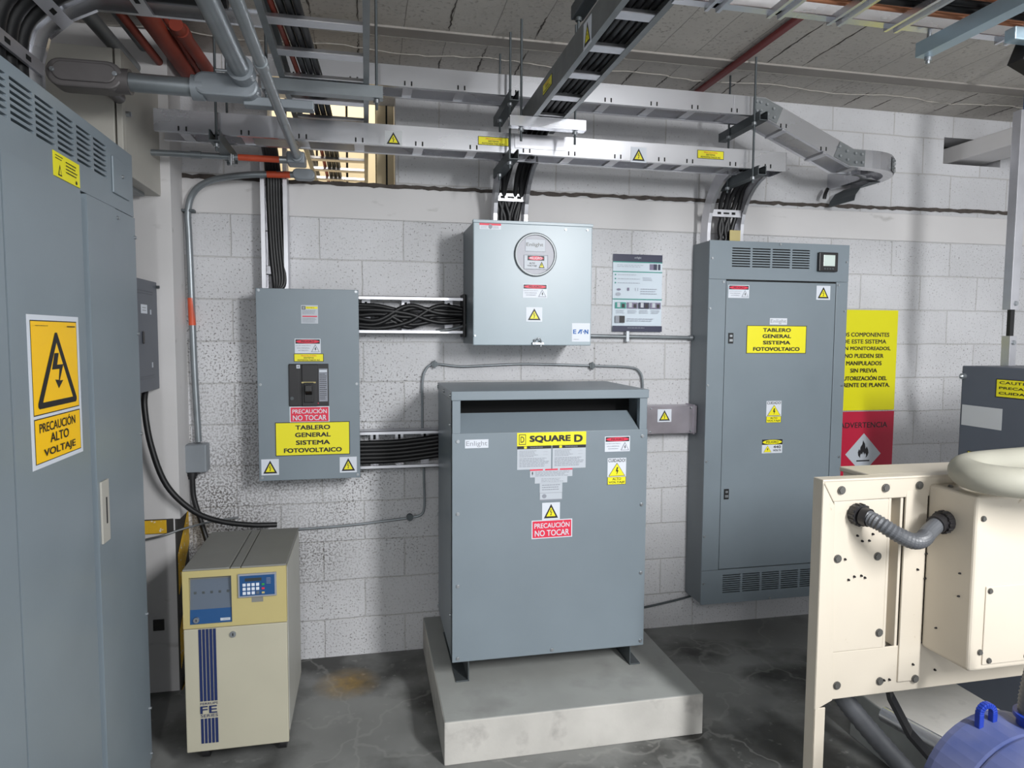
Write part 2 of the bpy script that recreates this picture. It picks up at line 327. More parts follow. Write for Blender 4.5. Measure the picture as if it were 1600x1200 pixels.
def decal(parent, name, O, U, w, h, els, base='white', thk=0.0006, label=None, tilt=0.0):
    """printed label: a thin slab centred at O; els use coordinates 0..1 across w and up h"""
    O, U = V(O), V(U); W = Z.copy()
    if tilt:
        R = Matrix.Rotation(tilt, 3, U.cross(W)); U, W = R @ U, R @ W
    N = U.cross(W); b = MB(); names = [base]; o = O-U*w/2-W*h/2
    b.obox(o, U*w, W*h, N*thk)
    def mi(m):
        if m not in names: names.append(m)
        return names.index(m)
    lay = thk
    for e in els:
        lay += 0.00025
        P = lambda x, y: o+U*(x*w)+W*(y*h)+N*lay
        if e[0] == 'r':
            _, x0, y0, x1, y1, m = e; b.face([P(x0, y0), P(x1, y0), P(x1, y1), P(x0, y1)], mi(m))
        elif e[0] == 'p':
            b.face([P(*q) for q in e[1]], mi(e[2]))
        elif e[0] == 'e':
            _, cx, cy, rx, ry, m = e; b.face([P(cx+rx*math.cos(k*math.pi/16), cy+ry*math.sin(k*math.pi/16)) for k in range(32)], mi(m))
        elif e[0] == 't':     # ('t', text, cx, cy, width, height, mat, bold)
            _, t, cx, cy, tw, th, m = e[:7]; vs, fs, ar = glyphs(t, e[7] if len(e) > 7 else 0.0)
            
            bd = e[7] if len(e) > 7 else 0.0
            for sx_, sy_ in (((-1, -1), (1, -1), (-1, 1), (1, 1), (0, 0)) if bd else ((0, 0),)):
                d = sx_*bd*2.2*tw/len(t); dy_ = sy_*bd*1.6*tw*w/len(t)/h; lay += 0.00003; b.mesh([P(cx+(x-0.5)*tw+d, cy+(y-0.5)*th+dy_) for x, y in vs], fs, mi(m))
        elif e[0] == 'bars':  # rows of unreadable fine print
            _, x0, y0, x1, y1, n, m = e
            rs = random.Random(hash((x0, y0, n)) & 255)
            for k in range(n):
                yy = y1-(y1-y0)*(k+0.5)/n; hh = (y1-y0)/n*0.17; x = x0; xe = x1-rs.random()*0.25*(x1-x0)
                while x < xe:
                    ww = (0.05+0.09*rs.random())*(x1-x0); b.face([P(x, yy-hh), P(min(x+ww, xe), yy-hh), P(min(x+ww, xe), yy+hh), P(x, yy+hh)], mi(m)); x += ww+0.02*(x1-x0)
        elif e[0] == 'poly':  # polygon in a sub-box: ('poly', pts, x0,y0,x1,y1,mat)
            _, q, x0, y0, x1, y1, m = e; b.face([P(x0+(x1-x0)*x, y0+(y1-y0)*y) for x, y in q], mi(m))
    return b.build(name, names, parent, label=label)
def tri_els(x0, y0, x1, y1, bolt=ZAP, k=0.16, outer='ink', inner='yellow'):
    cx, cy = (x0+x1)/2, y0+(y1-y0)*0.36; out = [(x0, y0), (x1, y0), ((x0+x1)/2, y1)]
    q = [(cx+(x-cx)*(1-2.2*k), cy+(y-cy)*(1-2.2*k)) for x, y in out]
    dx, dy = (x1-x0), (y1-y0)
    return [('p', out, outer), ('p', q, inner), ('poly', bolt, cx-dx*0.14, y0+dy*0.16, cx+dx*0.14, y0+dy*0.62, 'ink')]
def tri_label(parent, O, w, h, U=X, base='white', tilt=0.0):
    return decal(parent, 'hazard_triangle_label', O, U, w, h, tri_els(0.10, 0.10, 0.90, 0.92), base, tilt=tilt)
def peligro(parent, O, w, h):
    els = [('r', 0.03, 0.66, 0.97, 0.95, 'ink'), ('e', 0.5, 0.805, 0.45, 0.125, 'red'), ('t', 'PELIGRO', 0.5, 0.805, 0.5, 0.14, 'ink', 0.012),
           ('t', 'EQUIPO ELECTRICO', 0.33, 0.52, 0.58, 0.07, 'inkg'), ('t', 'SOLO PERSONAL', 0.33, 0.36, 0.5, 0.07, 'inkg'), ('t', 'AUTORIZADO', 0.33, 0.20, 0.4, 0.07, 'inkg'),
           ('p', [(0.63, 0.08), (0.96, 0.08), (0.795, 0.62)], 'inkg'), ('p', [(0.665, 0.11), (0.925, 0.11), (0.795, 0.54)], 'white'), ('poly', BOLT, 0.75, 0.14, 0.85, 0.40, 'ink')]
    return decal(parent, 'danger_label', O, X, w, h, els)
def no_tocar(parent, O, w, h, tilt=0.0):
    return decal(parent, 'caution_label', O, X, w, h, [('r', 0.025, 0.05, 0.975, 0.95, 'red'), ('t', 'PRECAUCIÓN', 0.5, 0.73, 0.86, 0.33, 'white', 0.011), ('t', 'NO TOCAR', 0.5, 0.29, 0.84, 0.32, 'white', 0.011)], tilt=tilt)
def tablero(parent, O, w, h):
    L4 = [('TABLERO', 0.84, 0.46), ('GENERAL', 0.62, 0.47), ('SISTEMA', 0.39, 0.45), ('FOTOVOLTAICO', 0.16, 0.77)]
    return decal(parent, 'name_label', O, X, w, h, [('r', 0.01, 0.02, 0.99, 0.98, 'yellow')]+[('t', t, 0.5, y, ww, 0.125, 'ink', 0.024) for t, y, ww in L4], base='ink')
def precaucion_sistema(parent, O, w, h, base='ink'):
    return decal(parent, 'caution_label', O, X, w, h, [('r', 0.02, 0.06, 0.98, 0.94, 'yellow'), ('t', 'PRECAUCIÓN', 0.5, 0.76, 0.5, 0.22, 'orangeink', 0.012), ('t', 'SISTEMA', 0.5, 0.48, 0.34, 0.17, 'ink', 0.012), ('t', 'FOTOVOLTAICO AC', 0.5, 0.20, 0.74, 0.17, 'ink', 0.012)], base=base)
def cuidado(parent, O, w, h):
    return decal(parent, 'high_voltage_label', O, X, w, h, [('t', 'CUIDADO!', 0.5, 0.91, 0.92, 0.12, 'ink', 0.012), ('r', 0, 0, 1, 0.29, 'ink'), ('r', 0.02, 0.01, 0.98, 0.28, 'yellow'), ('t', 'ALTO', 0.5, 0.21, 0.46, 0.09, 'ink', 0.012), ('t', 'VOLTAJE', 0.5, 0.08, 0.86, 0.09, 'ink', 0.012),
        ('p', [(0.05, 0.32), (0.95, 0.32), (0.5, 0.82)], 'ink'), ('p', [(0.085, 0.335), (0.915, 0.335), (0.5, 0.795)], 'yellow'), ('poly', BOLT, 0.40, 0.36, 0.62, 0.66, 'ink')])
def enlight(parent, O, w, h):
    return decal(parent, 'maker_label', O, X, w, h, [('t', 'Enlight', 0.5, 0.46, 0.9, 0.72, 'inkg', 0.0)])

# ------------------------------------------------------------------ setting
W = 3.4
b = MB(); b.box(-2.2, 4.6, -3.0, W+0.02, -0.12, 0)
b.build('floor', 'floorc', kind='structure')
b = MB(); b.box(-2.2, 4.6, -2.6, 3.62, 2.872, 3.0)
b.build('ceiling', 'ceil', kind='structure')
# joists of the beam-and-block ceiling, each flush-faced and slightly proud
for i, y in enumerate((2.98, 2.36, 1.74, 1.12)):
    b = MB(); b.box(-2.2, 4.6, y-0.038, y+0.044, 2.864, 2.9); b.build('trim_%d' % (10+i), 'joist', kind='structure', bev=0.004)
    b = MB(); n = 110; jag = lambda s: [(-2.2+6.8*k/n, y+0.046+s*(0.004+0.008*random.random()), 2.864) for k in range(n+1)]
    a, c = jag(0), jag(1)
    for k in range(n): b.prism([a[k], a[k+1], c[k+1], c[k]], (0, 0, 0.012))
    b.build('trim_%d' % (20+i), 'ridge', kind='structure')
b = MB(); n = 150                                                    # ragged mortar bead under the ceiling along the wall
a = [(-1.4+6*k/n, W-0.20-0.015*random.random()+0.02*math.sin(k*0.35), 2.868) for k in range(n+1)]; c = [(p[0], p[1]+0.006+0.008*random.random(), 2.868) for p in a]
for k in range(n): b.prism([a[k], a[k+1], c[k+1], c[k]], (0, 0, 0.01))
b.build('trim_30', 'ridge', kind='structure')
rk = random.Random(11); nj = 0                                        # ragged open cracks between some ceiling blocks
for i in range(-14, 14):
    x = 1.459+0.185*i
    for y1 in (3.38, 2.94, 2.32, 1.70):
        if rk.random() < 0.55 or not -0.9 < x < 4: continue
        ln = rk.uniform(0.12, 0.5) if y1 < 3.3 else rk.uniform(0.1, 0.3); y0_ = y1-ln-rk.uniform(0, 0.05); n = 14; b = MB()
        L_ = [(x+rk.uniform(-.004, .004)-0.0015-0.004*math.sin(math.pi*k/n), y0_+ln*k/n, 2.8705) for k in range(n+1)]
        R_ = [(p[0]+rk.uniform(.001, .008)*math.sin(math.pi*(k+0.3)/(n+1))+0.001, p[1], 2.8705) for k, p in enumerate(L_)]
        for k in range(n): b.prism([L_[k], R_[k], R_[k+1], L_[k+1]], (0, 0, 0.002))
        b.build('trim_%d' % (40+nj), 'mortar', kind='structure'); nj += 1
b = MB()                                                             # lower wall
b.box(-1.6, 4.6, W, W+0.15, -0.1, 2.156); b.build('wall_back', 'wall', kind='structure')
b = MB(); b.box(-1.6, 4.6, W-0.006, W+0.15, 2.156, 2.31); b.build('trim_1', 'smooth', kind='structure', bev=0.004)   # concrete tie beam
b = MB(); b.plate((-1.6, W, 2.30), X, Z, -Y, 6.2, 0.575, 0.17, [(-0.44+1.6, 0.147+1.6, 0.012, 0.45), (3.262+1.6, 3.66+1.6, 0.306, 0.455)])
b.build('wall_upper', 'wallup', kind='structure')
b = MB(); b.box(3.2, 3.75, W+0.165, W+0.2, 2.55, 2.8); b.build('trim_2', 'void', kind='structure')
# dark strip over the tie beam: joint mortar, with the gap's shade in its colour
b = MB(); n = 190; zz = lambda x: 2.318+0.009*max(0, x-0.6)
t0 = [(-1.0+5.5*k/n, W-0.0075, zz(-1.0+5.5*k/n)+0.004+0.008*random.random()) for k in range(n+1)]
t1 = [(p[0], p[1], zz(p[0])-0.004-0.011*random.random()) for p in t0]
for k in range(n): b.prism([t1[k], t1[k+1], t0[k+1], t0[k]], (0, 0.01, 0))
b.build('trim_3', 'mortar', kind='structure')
b = MB()                                                             # left pier with hazard stripes on its chipped base
b.box(-1.5, -0.812, 3.2, W, 0.785, 2.872, 0)
b.box(-1.5, -0.835, 3.204, W, 0.0, 0.785, 0)
b.box(-1.5, -0.84, 3.1995, 3.21, 0.722, 0.788, 2); b.box(-0.99, -0.868, 3.198, 3.21, 0.724, 0.783, 1)
b.box(-0.836, -0.828, 3.206, W, 0.0, 0.785, 2)
for z0 in (0.06, 0.40, 0.74):
    b.prism([(-0.827, 3.206, max(0, z0-0.30)), (-0.827, W, max(0.0, z0-0.12)), (-0.827, W, min(0.785, z0+0.06)), (-0.827, 3.206, z0-0.12)], (0.002, 0, 0), 1)
b.box(-0.935, -0.89, 3.1985, 3.21, 0.285, 0.335, 2)
b.build('wall_pier', ['smooth', 'stripey', 'stripek'], kind='structure', bev=0.004)
b = MB(); b.box(-1.6, -1.5, -2.6, W, 0, 2.872); b.build('wall_left', 'smooth', kind='structure')
b = MB(); b.box(4.5, 4.6, 0.6, W, 0, 2.872); b.build('wall_right', 'wall', kind='structure')
# room behind the opening
b = MB()
for k in range(14): b.box(-1.6+0.187*k, -1.6+0.187*(k+1)-0.014, 4.6, 4.66, 1.6, 3.9)
b.box(-1.7, 1.2, 4.66, 4.7, 1.6, 3.9, 1); b.build('wall_beyond', ['creamwall', 'void'], kind='structure')
b = MB(); b.box(0.06, 0.146, 3.57, 3.66, 2.0, 3.2); b.box(0.105, 0.113, 3.565, 3.57, 2.3, 2.8, 1); b.build('trim_4', ['creamwall', 'void'], kind='structure')
b = MB(); b.box(-1.6, 1.2, 3.55, 4.7, 2.0, 2.05); b.build('floor_beyond', 'creamwall', kind='structure')

# ------------------------------------------------------------------ transformer on its plinth
t = thing('concrete_plinth', 'low concrete plinth under the large grey transformer', 'plinth', (0.79, 2.9, 0))
b = MB(); b.box(0.27, 1.315, 2.425, W-0.005, 0, 0.166, 1); b.box(0.272, 1.313, 2.427, W-0.006, 0.16, 0.1675, 0)
b.build('slab', ['pad', 'padside'], t, 0.006)
t = thing('transformer', 'floor-standing grey transformer cabinet with slanted top vent on a concrete plinth', 'transformer', (0.75, 2.97, 0.168))
x0, x1, y0, y1 = 0.334, 1.170, 2.705, 3.24
b = MB(); b.box(x0, x0+0.003, y0, y1, 0.262, 1.352); b.box(x0, x0+0.034, y0, y0+0.03, 0.262, 1.345); b.build('side_panel', 'grey', t, 0.002)
b = MB(); b.box(x1-0.003, x1, y0, y1, 0.262, 1.352); b.box(x1-0.034, x1, y0, y0+0.03, 0.262, 1.345); b.build('side_panel', 'grey', t, 0.002)
b = MB(); b.box(x0+0.003, x1-0.003, y1-0.003, y1, 0.262, 1.35); b.box(x0+0.003, x1-0.003, y0+0.2, y1-0.004, 0.27, 1.345, 1); b.build('core_housing', ['grey', 'void'], t)
part_box(t, 'lid', 'grey', x0-0.004, x1+0.004, y0-0.007, y1+0.004, 1.340, 1.377, 0.003)
b = MB(); b.box(x0-0.001, x1+0.001, y0-0.006, y0-0.001, 0.258, 1.207); b.build('front_panel', 'grey', t, 0.002)
b = MB(); b.prism([(x0+0.035, y0, 1.204), (x1-0.036, y0, 1.204), (x1-0.05, y0+0.10, 1.275), (x0+0.035, y0+0.10, 1.275)], (0, 0.002, 0.002)); b.build('vent_baffle', 'grey', t)
for sx, f in ((0.40, -1), (1.112, 1)):
    b = MB(); b.box(sx, sx+0.005, y0+0.005, y1-0.05, 0.169, 0.263); b.box(min(sx, sx+f*0.05), max(sx+0.005, sx+f*0.05), y0+0.005, y1-0.05, 0.1675, 0.173); b.build('foot', 'dsteel', t, 0.001)
fy = y0-0.006
screws(t, [(x, fy, z) for x, z in ((0.356, 1.175), (0.356, 0.879), (0.356, 0.579), (0.356, 0.275), (1.147, 1.178), (1.149, 0.882), (1.152, 0.582), (1.156, 0.279), (0.757, 0.275))], -Y)
screws(t, [(x0-0.004, y, z) for y, z in ((2.72, 1.36), (2.95, 1.36), (3.2, 1.36), (2.735, 1.24), (3.2, 0.75), (3.2, 0.3), (2.73, 0.45))], -X)
fy -= 0.0006
enlight(t, (0.433, fy, 1.164), 0.096, 0.035)
decal(t, 'maker_label', (0.748, fy, 1.176), X, 0.296, 0.056, [('r', 0.025, 0.12, 0.125, 0.88, 'ink'), ('r', 0.034, 0.17, 0.116, 0.83, 'yellow'), ('t', 'D', 0.075, 0.5, 0.05, 0.44, 'ink', 0.012), ('t', 'SQUARE', 0.475, 0.5, 0.58, 0.50, 'ink', 0.03), ('t', 'D', 0.885, 0.5, 0.11, 0.5, 'ink', 0.03)], base='yellow')
for cx in (0.673, 0.823):
    decal(t, 'rating_label', (cx, fy, 1.100), X, 0.144, 0.098, [('r', 0, 0.87, 1, 1, 'ink'), ('r', 0.2, 0.885, 0.28, 0.985, 'yellow'), ('t', 'TRANSFORMADOR', 0.56, 0.935, 0.38, 0.05, 'inkg', 0.01), ('bars', 0.06, 0.52, 0.62, 0.82, 5, 'inkg'), ('r', 0.76, 0.74, 0.9, 0.745, 'inkg'), ('r', 0.76, 0.62, 0.9, 0.625, 'inkg'), ('bars', 0.06, 0.1, 0.95, 0.5, 6, 'inkg')], base='offw')
decal(t, 'warning_label', (0.747, fy, 1.034), X, 0.182, 0.034, [('r', 0, 0.82, 0.3, 1, 'red'), ('r', 0.35, 0.82, 0.65, 1, 'red'), ('r', 0.7, 0.82, 1, 1, 'red'), ('poly', BOLT, 0.03, 0.2, 0.08, 0.7, 'ink'), ('bars', 0.12, 0.08, 0.95, 0.76, 4, 'inkg')], base='offw')
decal(t, 'paper_label', (0.746, fy, 1.004), X, 0.140, 0.026, [('bars', 0.2, 0.15, 0.9, 0.85, 3, 'inkg')], base='offw')
decal(t, 'paper_label', (0.746, fy, 0.955), X, 0.097, 0.073, [('r', 0, 0, 1, 0.44, 'inkg'), ('r', 0.01, 0.06, 0.99, 0.42, 'offw'), ('e', 0.2, 0.25, 0.1, 0.12, 'inkg'), ('bars', 0.1, 0.56, 0.95, 0.95, 3, 'inkg')], base='offw')
tri_label(t, (0.747, fy, 0.872), 0.077, 0.073)
no_tocar(t, (0.752, fy, 0.797), 0.176, 0.078, 0.006)
peligro(t, (1.035, fy, 1.147), 0.112, 0.065)
cuidado(t, (1.034, fy, 1.030), 0.083, 0.113)

# ------------------------------------------------------------------ left wall panel with breaker
t = thing('electrical_panel', 'grey wall panel with black breaker handle, left of the white wall', 'electrical panel', (-0.257, 3.31, 0.936))
part_box(t, 'enclosure', 'grey', -0.476, -0.036, 3.225, W-0.001, 0.94, 1.802)
part_box(t, 'front_cover', 'grey', -0.480, -0.033, 3.219, 3.225, 0.936, 1.806, 0.002)
fy = 3.219
screws(t, [(x, fy, z) for x in (-0.467, -0.045) for z in (1.797, 1.375, 0.951)], -Y, 0.005)
fy -= 0.0006
decal(t, 'rating_label', (-0.250, fy, 1.692), X, 0.074, 0.083, [('r', 0.05, 0.76, 0.26, 0.94, 'ink'), ('r', 0.09, 0.79, 0.22, 0.91, 'offw'), ('t', 'D', 0.155, 0.85, 0.07, 0.08, 'ink', 0.012), ('r', 0.28, 0.80, 0.98, 0.92, 'yellow'), ('t', 'SQUARE D', 0.55, 0.86, 0.44, 0.06, 'ink'), ('bars', 0.08, 0.50, 0.95, 0.74, 4, 'inkg'), ('r', 0.08, 0.36, 0.95, 0.42, 'red'), ('bars', 0.08, 0.05, 0.95, 0.32, 4, 'inkg')], base='offw')
peligro(t, (-0.260, fy, 1.549), 0.113, 0.066)
precaucion_sistema(t, (-0.256, fy, 1.496), 0.131, 0.036)
br = MB(); br.box(-0.344, -0.17, 3.214, 3.22, 1.275, 1.468); br.box(-0.344, -0.296, 3.209, 3.214, 1.277, 1.466); br.box(-0.287, -0.218, 3.204, 3.214, 1.276, 1.466)
br = br.build('breaker', 'blackp', t, 0.003)
b = MB(); b.box(-0.279, -0.235, 3.199, 3.206, 1.292, 1.384); b.prism([(-0.272, 3.204, 1.325), (-0.242, 3.204, 1.325), (-0.242, 3.17, 1.345), (-0.272, 3.17, 1.345)], (0, 0.004, 0.03)); b.build('toggle_handle', 'black', br, 0.003)
b = MB(); b.box(-0.288, -0.226, 3.2015, 3.2035, 1.381, 1.387); b.build('trim_line', 'upshead', br)
b = MB(); b.cyl((-0.331, 3.209, 1.312), (-0.331, 3.205, 1.312), 0.008, 0, 14); b.build('test_button', 'dsteel', br)
b = MB(); b.cyl((-0.219, 3.214, 1.288), (-0.219, 3.209, 1.288), 0.004, 0, 12); b.build('trip_button', 'red', br)
decal(br, 'rating_label', (-0.194, 3.2135, 1.371), X, 0.038, 0.15, [('bars', 0.08, 0.05, 0.92, 0.86, 14, 'ink'), ('r', 0.05, 0.90, 0.95, 0.955, 'white')], base='inkg')
decal(br, 'maker_label', (-0.302, 3.2085, 1.456), X, 0.015, 0.016, [('r', 0.2, 0.2, 0.8, 0.8, 'inkg')])
no_tocar(t, (-0.256, fy, 1.237), 0.175, 0.072)
tablero(t, (-0.243, fy, 1.125), 0.329, 0.154)
tri_label(t, (-0.432, fy, 0.999), 0.076, 0.073); tri_label(t, (-0.087, fy, 0.999), 0.077, 0.073)

# ------------------------------------------------------------------ meter box with round window
t = thing('meter_box', 'pale grey meter box with a round glass window, above the transformer', 'meter box', (0.75, 3.2, 1.56))
part_box(t, 'enclosure', 'grey_dark', 0.476, 1.026, 3.062, W-0.001, 1.562, 2.112, 0.003)
part_box(t, 'front_cover', 'pale', 0.472, 1.030, 3.05, 3.062, 1.557, 2.108, 0.004)
part_box(t, 'top_lip', 'pale', 0.470, 1.032, 3.044, 3.075, 2.104, 2.118, 0.002)
b = MB(); cc = V((0.758, 3.05, 1.970))
for k in range(48):
    a0, a1 = 2*math.pi*k/48, 2*math.pi*(k+1)/48
    prof = [(0.100, 0.0), (0.099, 0.008), (0.095, 0.012), (0.089, 0.012), (0.087, 0.003)]
    for (ra, da), (rb, db) in zip(prof, prof[1:]):
        q = lambda r, d, a: cc+V((math.cos(a)*r, -d, math.sin(a)*r))
        b.face([q(ra, da, a0), q(rb, db, a0), q(rb, db, a1), q(ra, da, a1)], 0, True)
rg = b.build('window_ring', 'galv_dull', t)
b = MB(); b.cyl(cc+V((0, 0.004, 0)), cc+V((0, -0.004, 0)), 0.089, 0, 48); b.build('window_disc', 'lens', t)
decal(t, 'maker_label', (0.757, 3.0455, 2.012), X, 0.094, 0.056, [('r', 0, 0.98, 1, 1, 'inkg'), ('r', 0.0, 0, 0.01, 1, 'inkg'), ('r', 0.99, 0, 1, 1, 'inkg'), ('r', 0, 0, 1, 0.02, 'inkg'), ('t', 'Enlight', 0.47, 0.52, 0.84, 0.36, 'boltgrey')], base='offw')
decal(t, 'danger_label', (0.760, 3.0455, 1.936), X, 0.112, 0.064, [('r', 0.15, 0.62, 0.85, 0.95, 'ink'), ('e', 0.5, 0.785, 0.31, 0.14, 'red'), ('t', 'PELIGRO', 0.5, 0.785, 0.5, 0.17, 'white', 0.011), ('t', 'ALTO', 0.34, 0.42, 0.24, 0.12, 'ink'), ('t', 'VOLTAJE', 0.34, 0.23, 0.4, 0.12, 'ink')]+tri_els(0.62, 0.1, 0.86, 0.55, BOLT)+[('r', 0, 0, 0.012, 1, 'inkg'), ('r', 0.988, 0, 1, 1, 'inkg'), ('r', 0, 0.98, 1, 1, 'inkg'), ('r', 0, 0, 1, 0.02, 'inkg')], base='offw')
fy = 3.0495
peligro(t, (0.758, fy, 1.806), 0.115, 0.063); tri_label(t, (0.755, fy, 1.699), 0.076, 0.066)
decal(t, 'maker_label', (0.980, fy, 1.618), X, 0.088, 0.086, [('t', 'E', 0.155, 0.54, 0.15, 0.22, 'inkb', 0.04), ('p', [(0.31, 0.44), (0.43, 0.64), (0.47, 0.64), (0.47, 0.56), (0.40, 0.44)], 'inkb'), ('t', 'T', 0.51, 0.54, 0.15, 0.22, 'inkb', 0.04), ('e', 0.63, 0.54, 0.03, 0.035, 'inkb'), ('t', 'N', 0.80, 0.54, 0.19, 0.22, 'inkb', 0.03), ('bars', 0.1, 0.1, 0.4, 0.16, 1, 'inkg')])
decal(t, 'warning_label', (0.549, fy, 2.090), X, 0.098, 0.026, [('r', 0, 0.66, 1, 1, 'red'), ('bars', 0.05, 0.1, 0.4, 0.6, 3, 'inkg'), ('bars', 0.6, 0.1, 0.95, 0.6, 3, 'inkg'), ('e', 0.5, 0.45, 0.09, 0.4, 'inkg')])
b = MB(); b.box(0.745, 0.80, 3.036, 3.05, 1.560, 1.572); b.cyl((0.757, 3.04, 1.56), (0.757, 3.04, 1.585), 0.005, 0, 10); b.cyl((0.785, 3.04, 1.552), (0.785, 3.04, 1.58), 0.005, 0, 10)
b.tube([(0.757, 3.036, 1.575), (0.765, 3.03, 1.588), (0.778, 3.03, 1.588), (0.785, 3.036, 1.57)], 0.003, 0, 8, 4); b.build('latch', 'steel', t, 0.001)
screws(t, [(0.48, fy, 1.6), (0.90, fy, 2.088), (1.005, fy, 2.09)], -Y, 0.004)

# ------------------------------------------------------------------ tall panelboard
t = thing('panelboard', 'tall grey panelboard with louvred vents and a small meter screen', 'electrical panel', (2.11, 3.31, 0.19))
part_box(t, 'enclosure', 'grey_dark', 1.714, 2.518, 3.222, W-0.001, 0.193, 2.090)
fy = 3.212
def slots(u0, v0, cols, cw, gap, n, hh, pitch): return [(u0+c*(cw+gap), u0+c*(cw+gap)+cw, v0+k*pitch, v0+k*pitch+hh) for c in range(cols) for k in range(n)]
b = MB(); b.plate((1.711, fy, 1.897), X, Z, -Y, 0.811, 0.195, 0.01, slots(0.126, 0.064, 4, 0.103, 0.012, 8, 0.0065, 0.0130)); b.build('header_panel', ['grey'], t)
b = MB(); b.box(1.73, 2.50, fy+0.0095, fy+0.011, 0.22, 2.08); b.build('back_plate', 'void', t)
b = MB(); b.plate((1.711, fy, 0.190), X, Z, -Y, 0.811, 0.182, 0.01, slots(0.124, 0.055, 5, 0.103, 0.012, 9, 0.0065, 0.0115)); b.build('footer_panel', ['grey'], t)
part_box(t, 'side_trim', 'grey', 1.711, 1.808, fy, 3.222, 0.373, 1.896, 0.0015)
part_box(t, 'side_trim', 'grey', 2.452, 2.522, fy, 3.222, 0.373, 1.896, 0.0015)
d = part_box(t, 'door', 'grey', 1.811, 2.449, fy+0.001, 3.222, 0.376, 1.888, 0.002)
for z in (1.595, 0.778):
    b = MB(); b.box(1.828, 1.855, fy-0.004, fy+0.002, z-0.027, z+0.027); b.box(1.832, 1.851, fy-0.007, fy-0.003, z-0.018, z-0.004, 1); b.box(1.834, 1.848, fy-0.007, fy-0.003, z+0.006, z+0.018, 1); b.build('latch', ['black', 'steel'], d, 0.001)
dy = fy+0.0004
peligro(d, (1.880, dy, 1.835), 0.118, 0.066); tri_label(d, (2.374, dy, 1.838), 0.083, 0.074)
enlight(d, (2.114, dy, 1.684), 0.101, 0.034); tablero(d, (2.107, dy, 1.589), 0.350, 0.146)
cuidado(d, (2.104, dy, 1.208), 0.088, 0.115)
decal(d, 'voltage_label', (2.101, dy, 1.024), X, 0.120, 0.073, [('r', 0, 0.62, 1, 1, 'ink'), ('e', 0.5, 0.81, 0.47, 0.16, 'yellow'), ('t', 'PELIGRO', 0.5, 0.81, 0.6, 0.17, 'ink', 0.012), ('t', '440', 0.74, 0.45, 0.36, 0.2, 'ink', 0.012), ('t', 'VOLTS', 0.74, 0.2, 0.38, 0.14, 'ink', 0.012)]+tri_els(0.08, 0.08, 0.46, 0.56, BOLT, 0.03))
m_ = MB(); m_.box(2.328, 2.440, fy-0.022, fy, 1.948, 2.048); m_ = m_.build('power_meter', 'blackp', t, 0.004)
part_box(m_, 'screen', 'screen', 2.352, 2.420, fy-0.024, fy-0.02, 1.976, 2.034, 0.001)
for k in range(4): part_box(m_, 'meter_button', 'dsteel', 2.356+k*0.016, 2.366+k*0.016, fy-0.025, fy-0.021, 1.958, 1.966, 0.001)
screws(t, [(x, fy, z) for x, z in ((1.726, 2.001), (2.11, 2.083), (2.507, 2.002), (1.792, 1.882), (2.463, 1.880), (1.721, 1.746), (2.507, 1.743), (1.719, 1.352), (2.507, 1.344), (1.722, 0.955), (2.507, 0.955), (1.722, 0.558), (1.724, 0.304), (2.116, 0.199))], -Y, 0.005)

# ------------------------------------------------------------------ posters and signs on the wall
def on_wall(name, label, cat, cx, cz, w, h, els, base, thk=0.002):
    o = decal(None, name, (cx, W-0.0035 if thk < 0.004 else W-thk-0.001, cz), X, w, h, els, base, thk); return tag(o, label, cat)
els = [('r', 0, 0.905, 1, 1, 'posterdark'), ('r', 0.0, 0.893, 1, 0.906, 'teal'), ('t', 'enlight', 0.5, 0.955, 0.14, 0.03, 'offw'), ('bars', 0.08, 0.83, 0.7, 0.87, 2, 'inkl'),
       ('r', 0.74, 0.805, 0.82, 0.88, 'mauve'), ('r', 0.82, 0.805, 0.96, 0.88, 'posterdark'), ('r', 0.89, 0.805, 0.91, 0.88, 'offw'), ('r', 0, 0.768, 1, 0.780, 'teal')]
for k in range(3): els += [('e', 0.05, 0.735-0.052*k, 0.014, 0.010, 'teal'), ('bars', 0.1, 0.725-0.052*k, 0.55, 0.745-0.052*k, 1, 'inkl')]
els += [('bars', 0.6, 0.66, 0.8, 0.71, 3, 'inkl'), ('e', 0.12, 0.545, 0.04, 0.014, 'mauve'), ('e', 0.11, 0.485, 0.05, 0.022, 'inkl'), ('r', 0.29, 0.53, 0.33, 0.57, 'mauve'), ('r', 0.45, 0.53, 0.455, 0.57, 'mauve'), ('r', 0.5, 0.53, 0.505, 0.57, 'mauve'), ('bars', 0.56, 0.48, 0.95, 0.57, 3, 'inkl'),
        ('r', 0, 0.415, 1, 0.427, 'teal')]
for k in range(4): els += [('r', 0.05+0.235*k, 0.30, 0.265+0.235*k, 0.38, ('teal', 'mauve', 'posterdark', 'mauve')[k]), ('r', 0.09+0.235*k, 0.315, 0.15+0.235*k, 0.375, 'offw'), ('r', 0.18+0.235*k, 0.31, 0.24+0.235*k, 0.36, 'ink'), ('bars', 0.07+0.235*k, 0.235, 0.25+0.235*k, 0.285, 3, 'inkl')]
els += [('r', 0.05, 0.115, 0.24, 0.205, 'ink'), ('r', 0.05, 0.115, 0.13, 0.205, 'inkg'), ('bars', 0.29, 0.13, 0.9, 0.18, 2, 'inkl'), ('r', 0, 0, 1, 0.075, 'posterdark'), ('bars', 0.3, 0.04, 0.75, 0.06, 1, 'inkg')]
on_wall('instruction_poster', 'white instruction poster with navy header between meter box and panelboard', 'poster', 1.399, 1.828, 0.276, 0.404, els, 'poster')
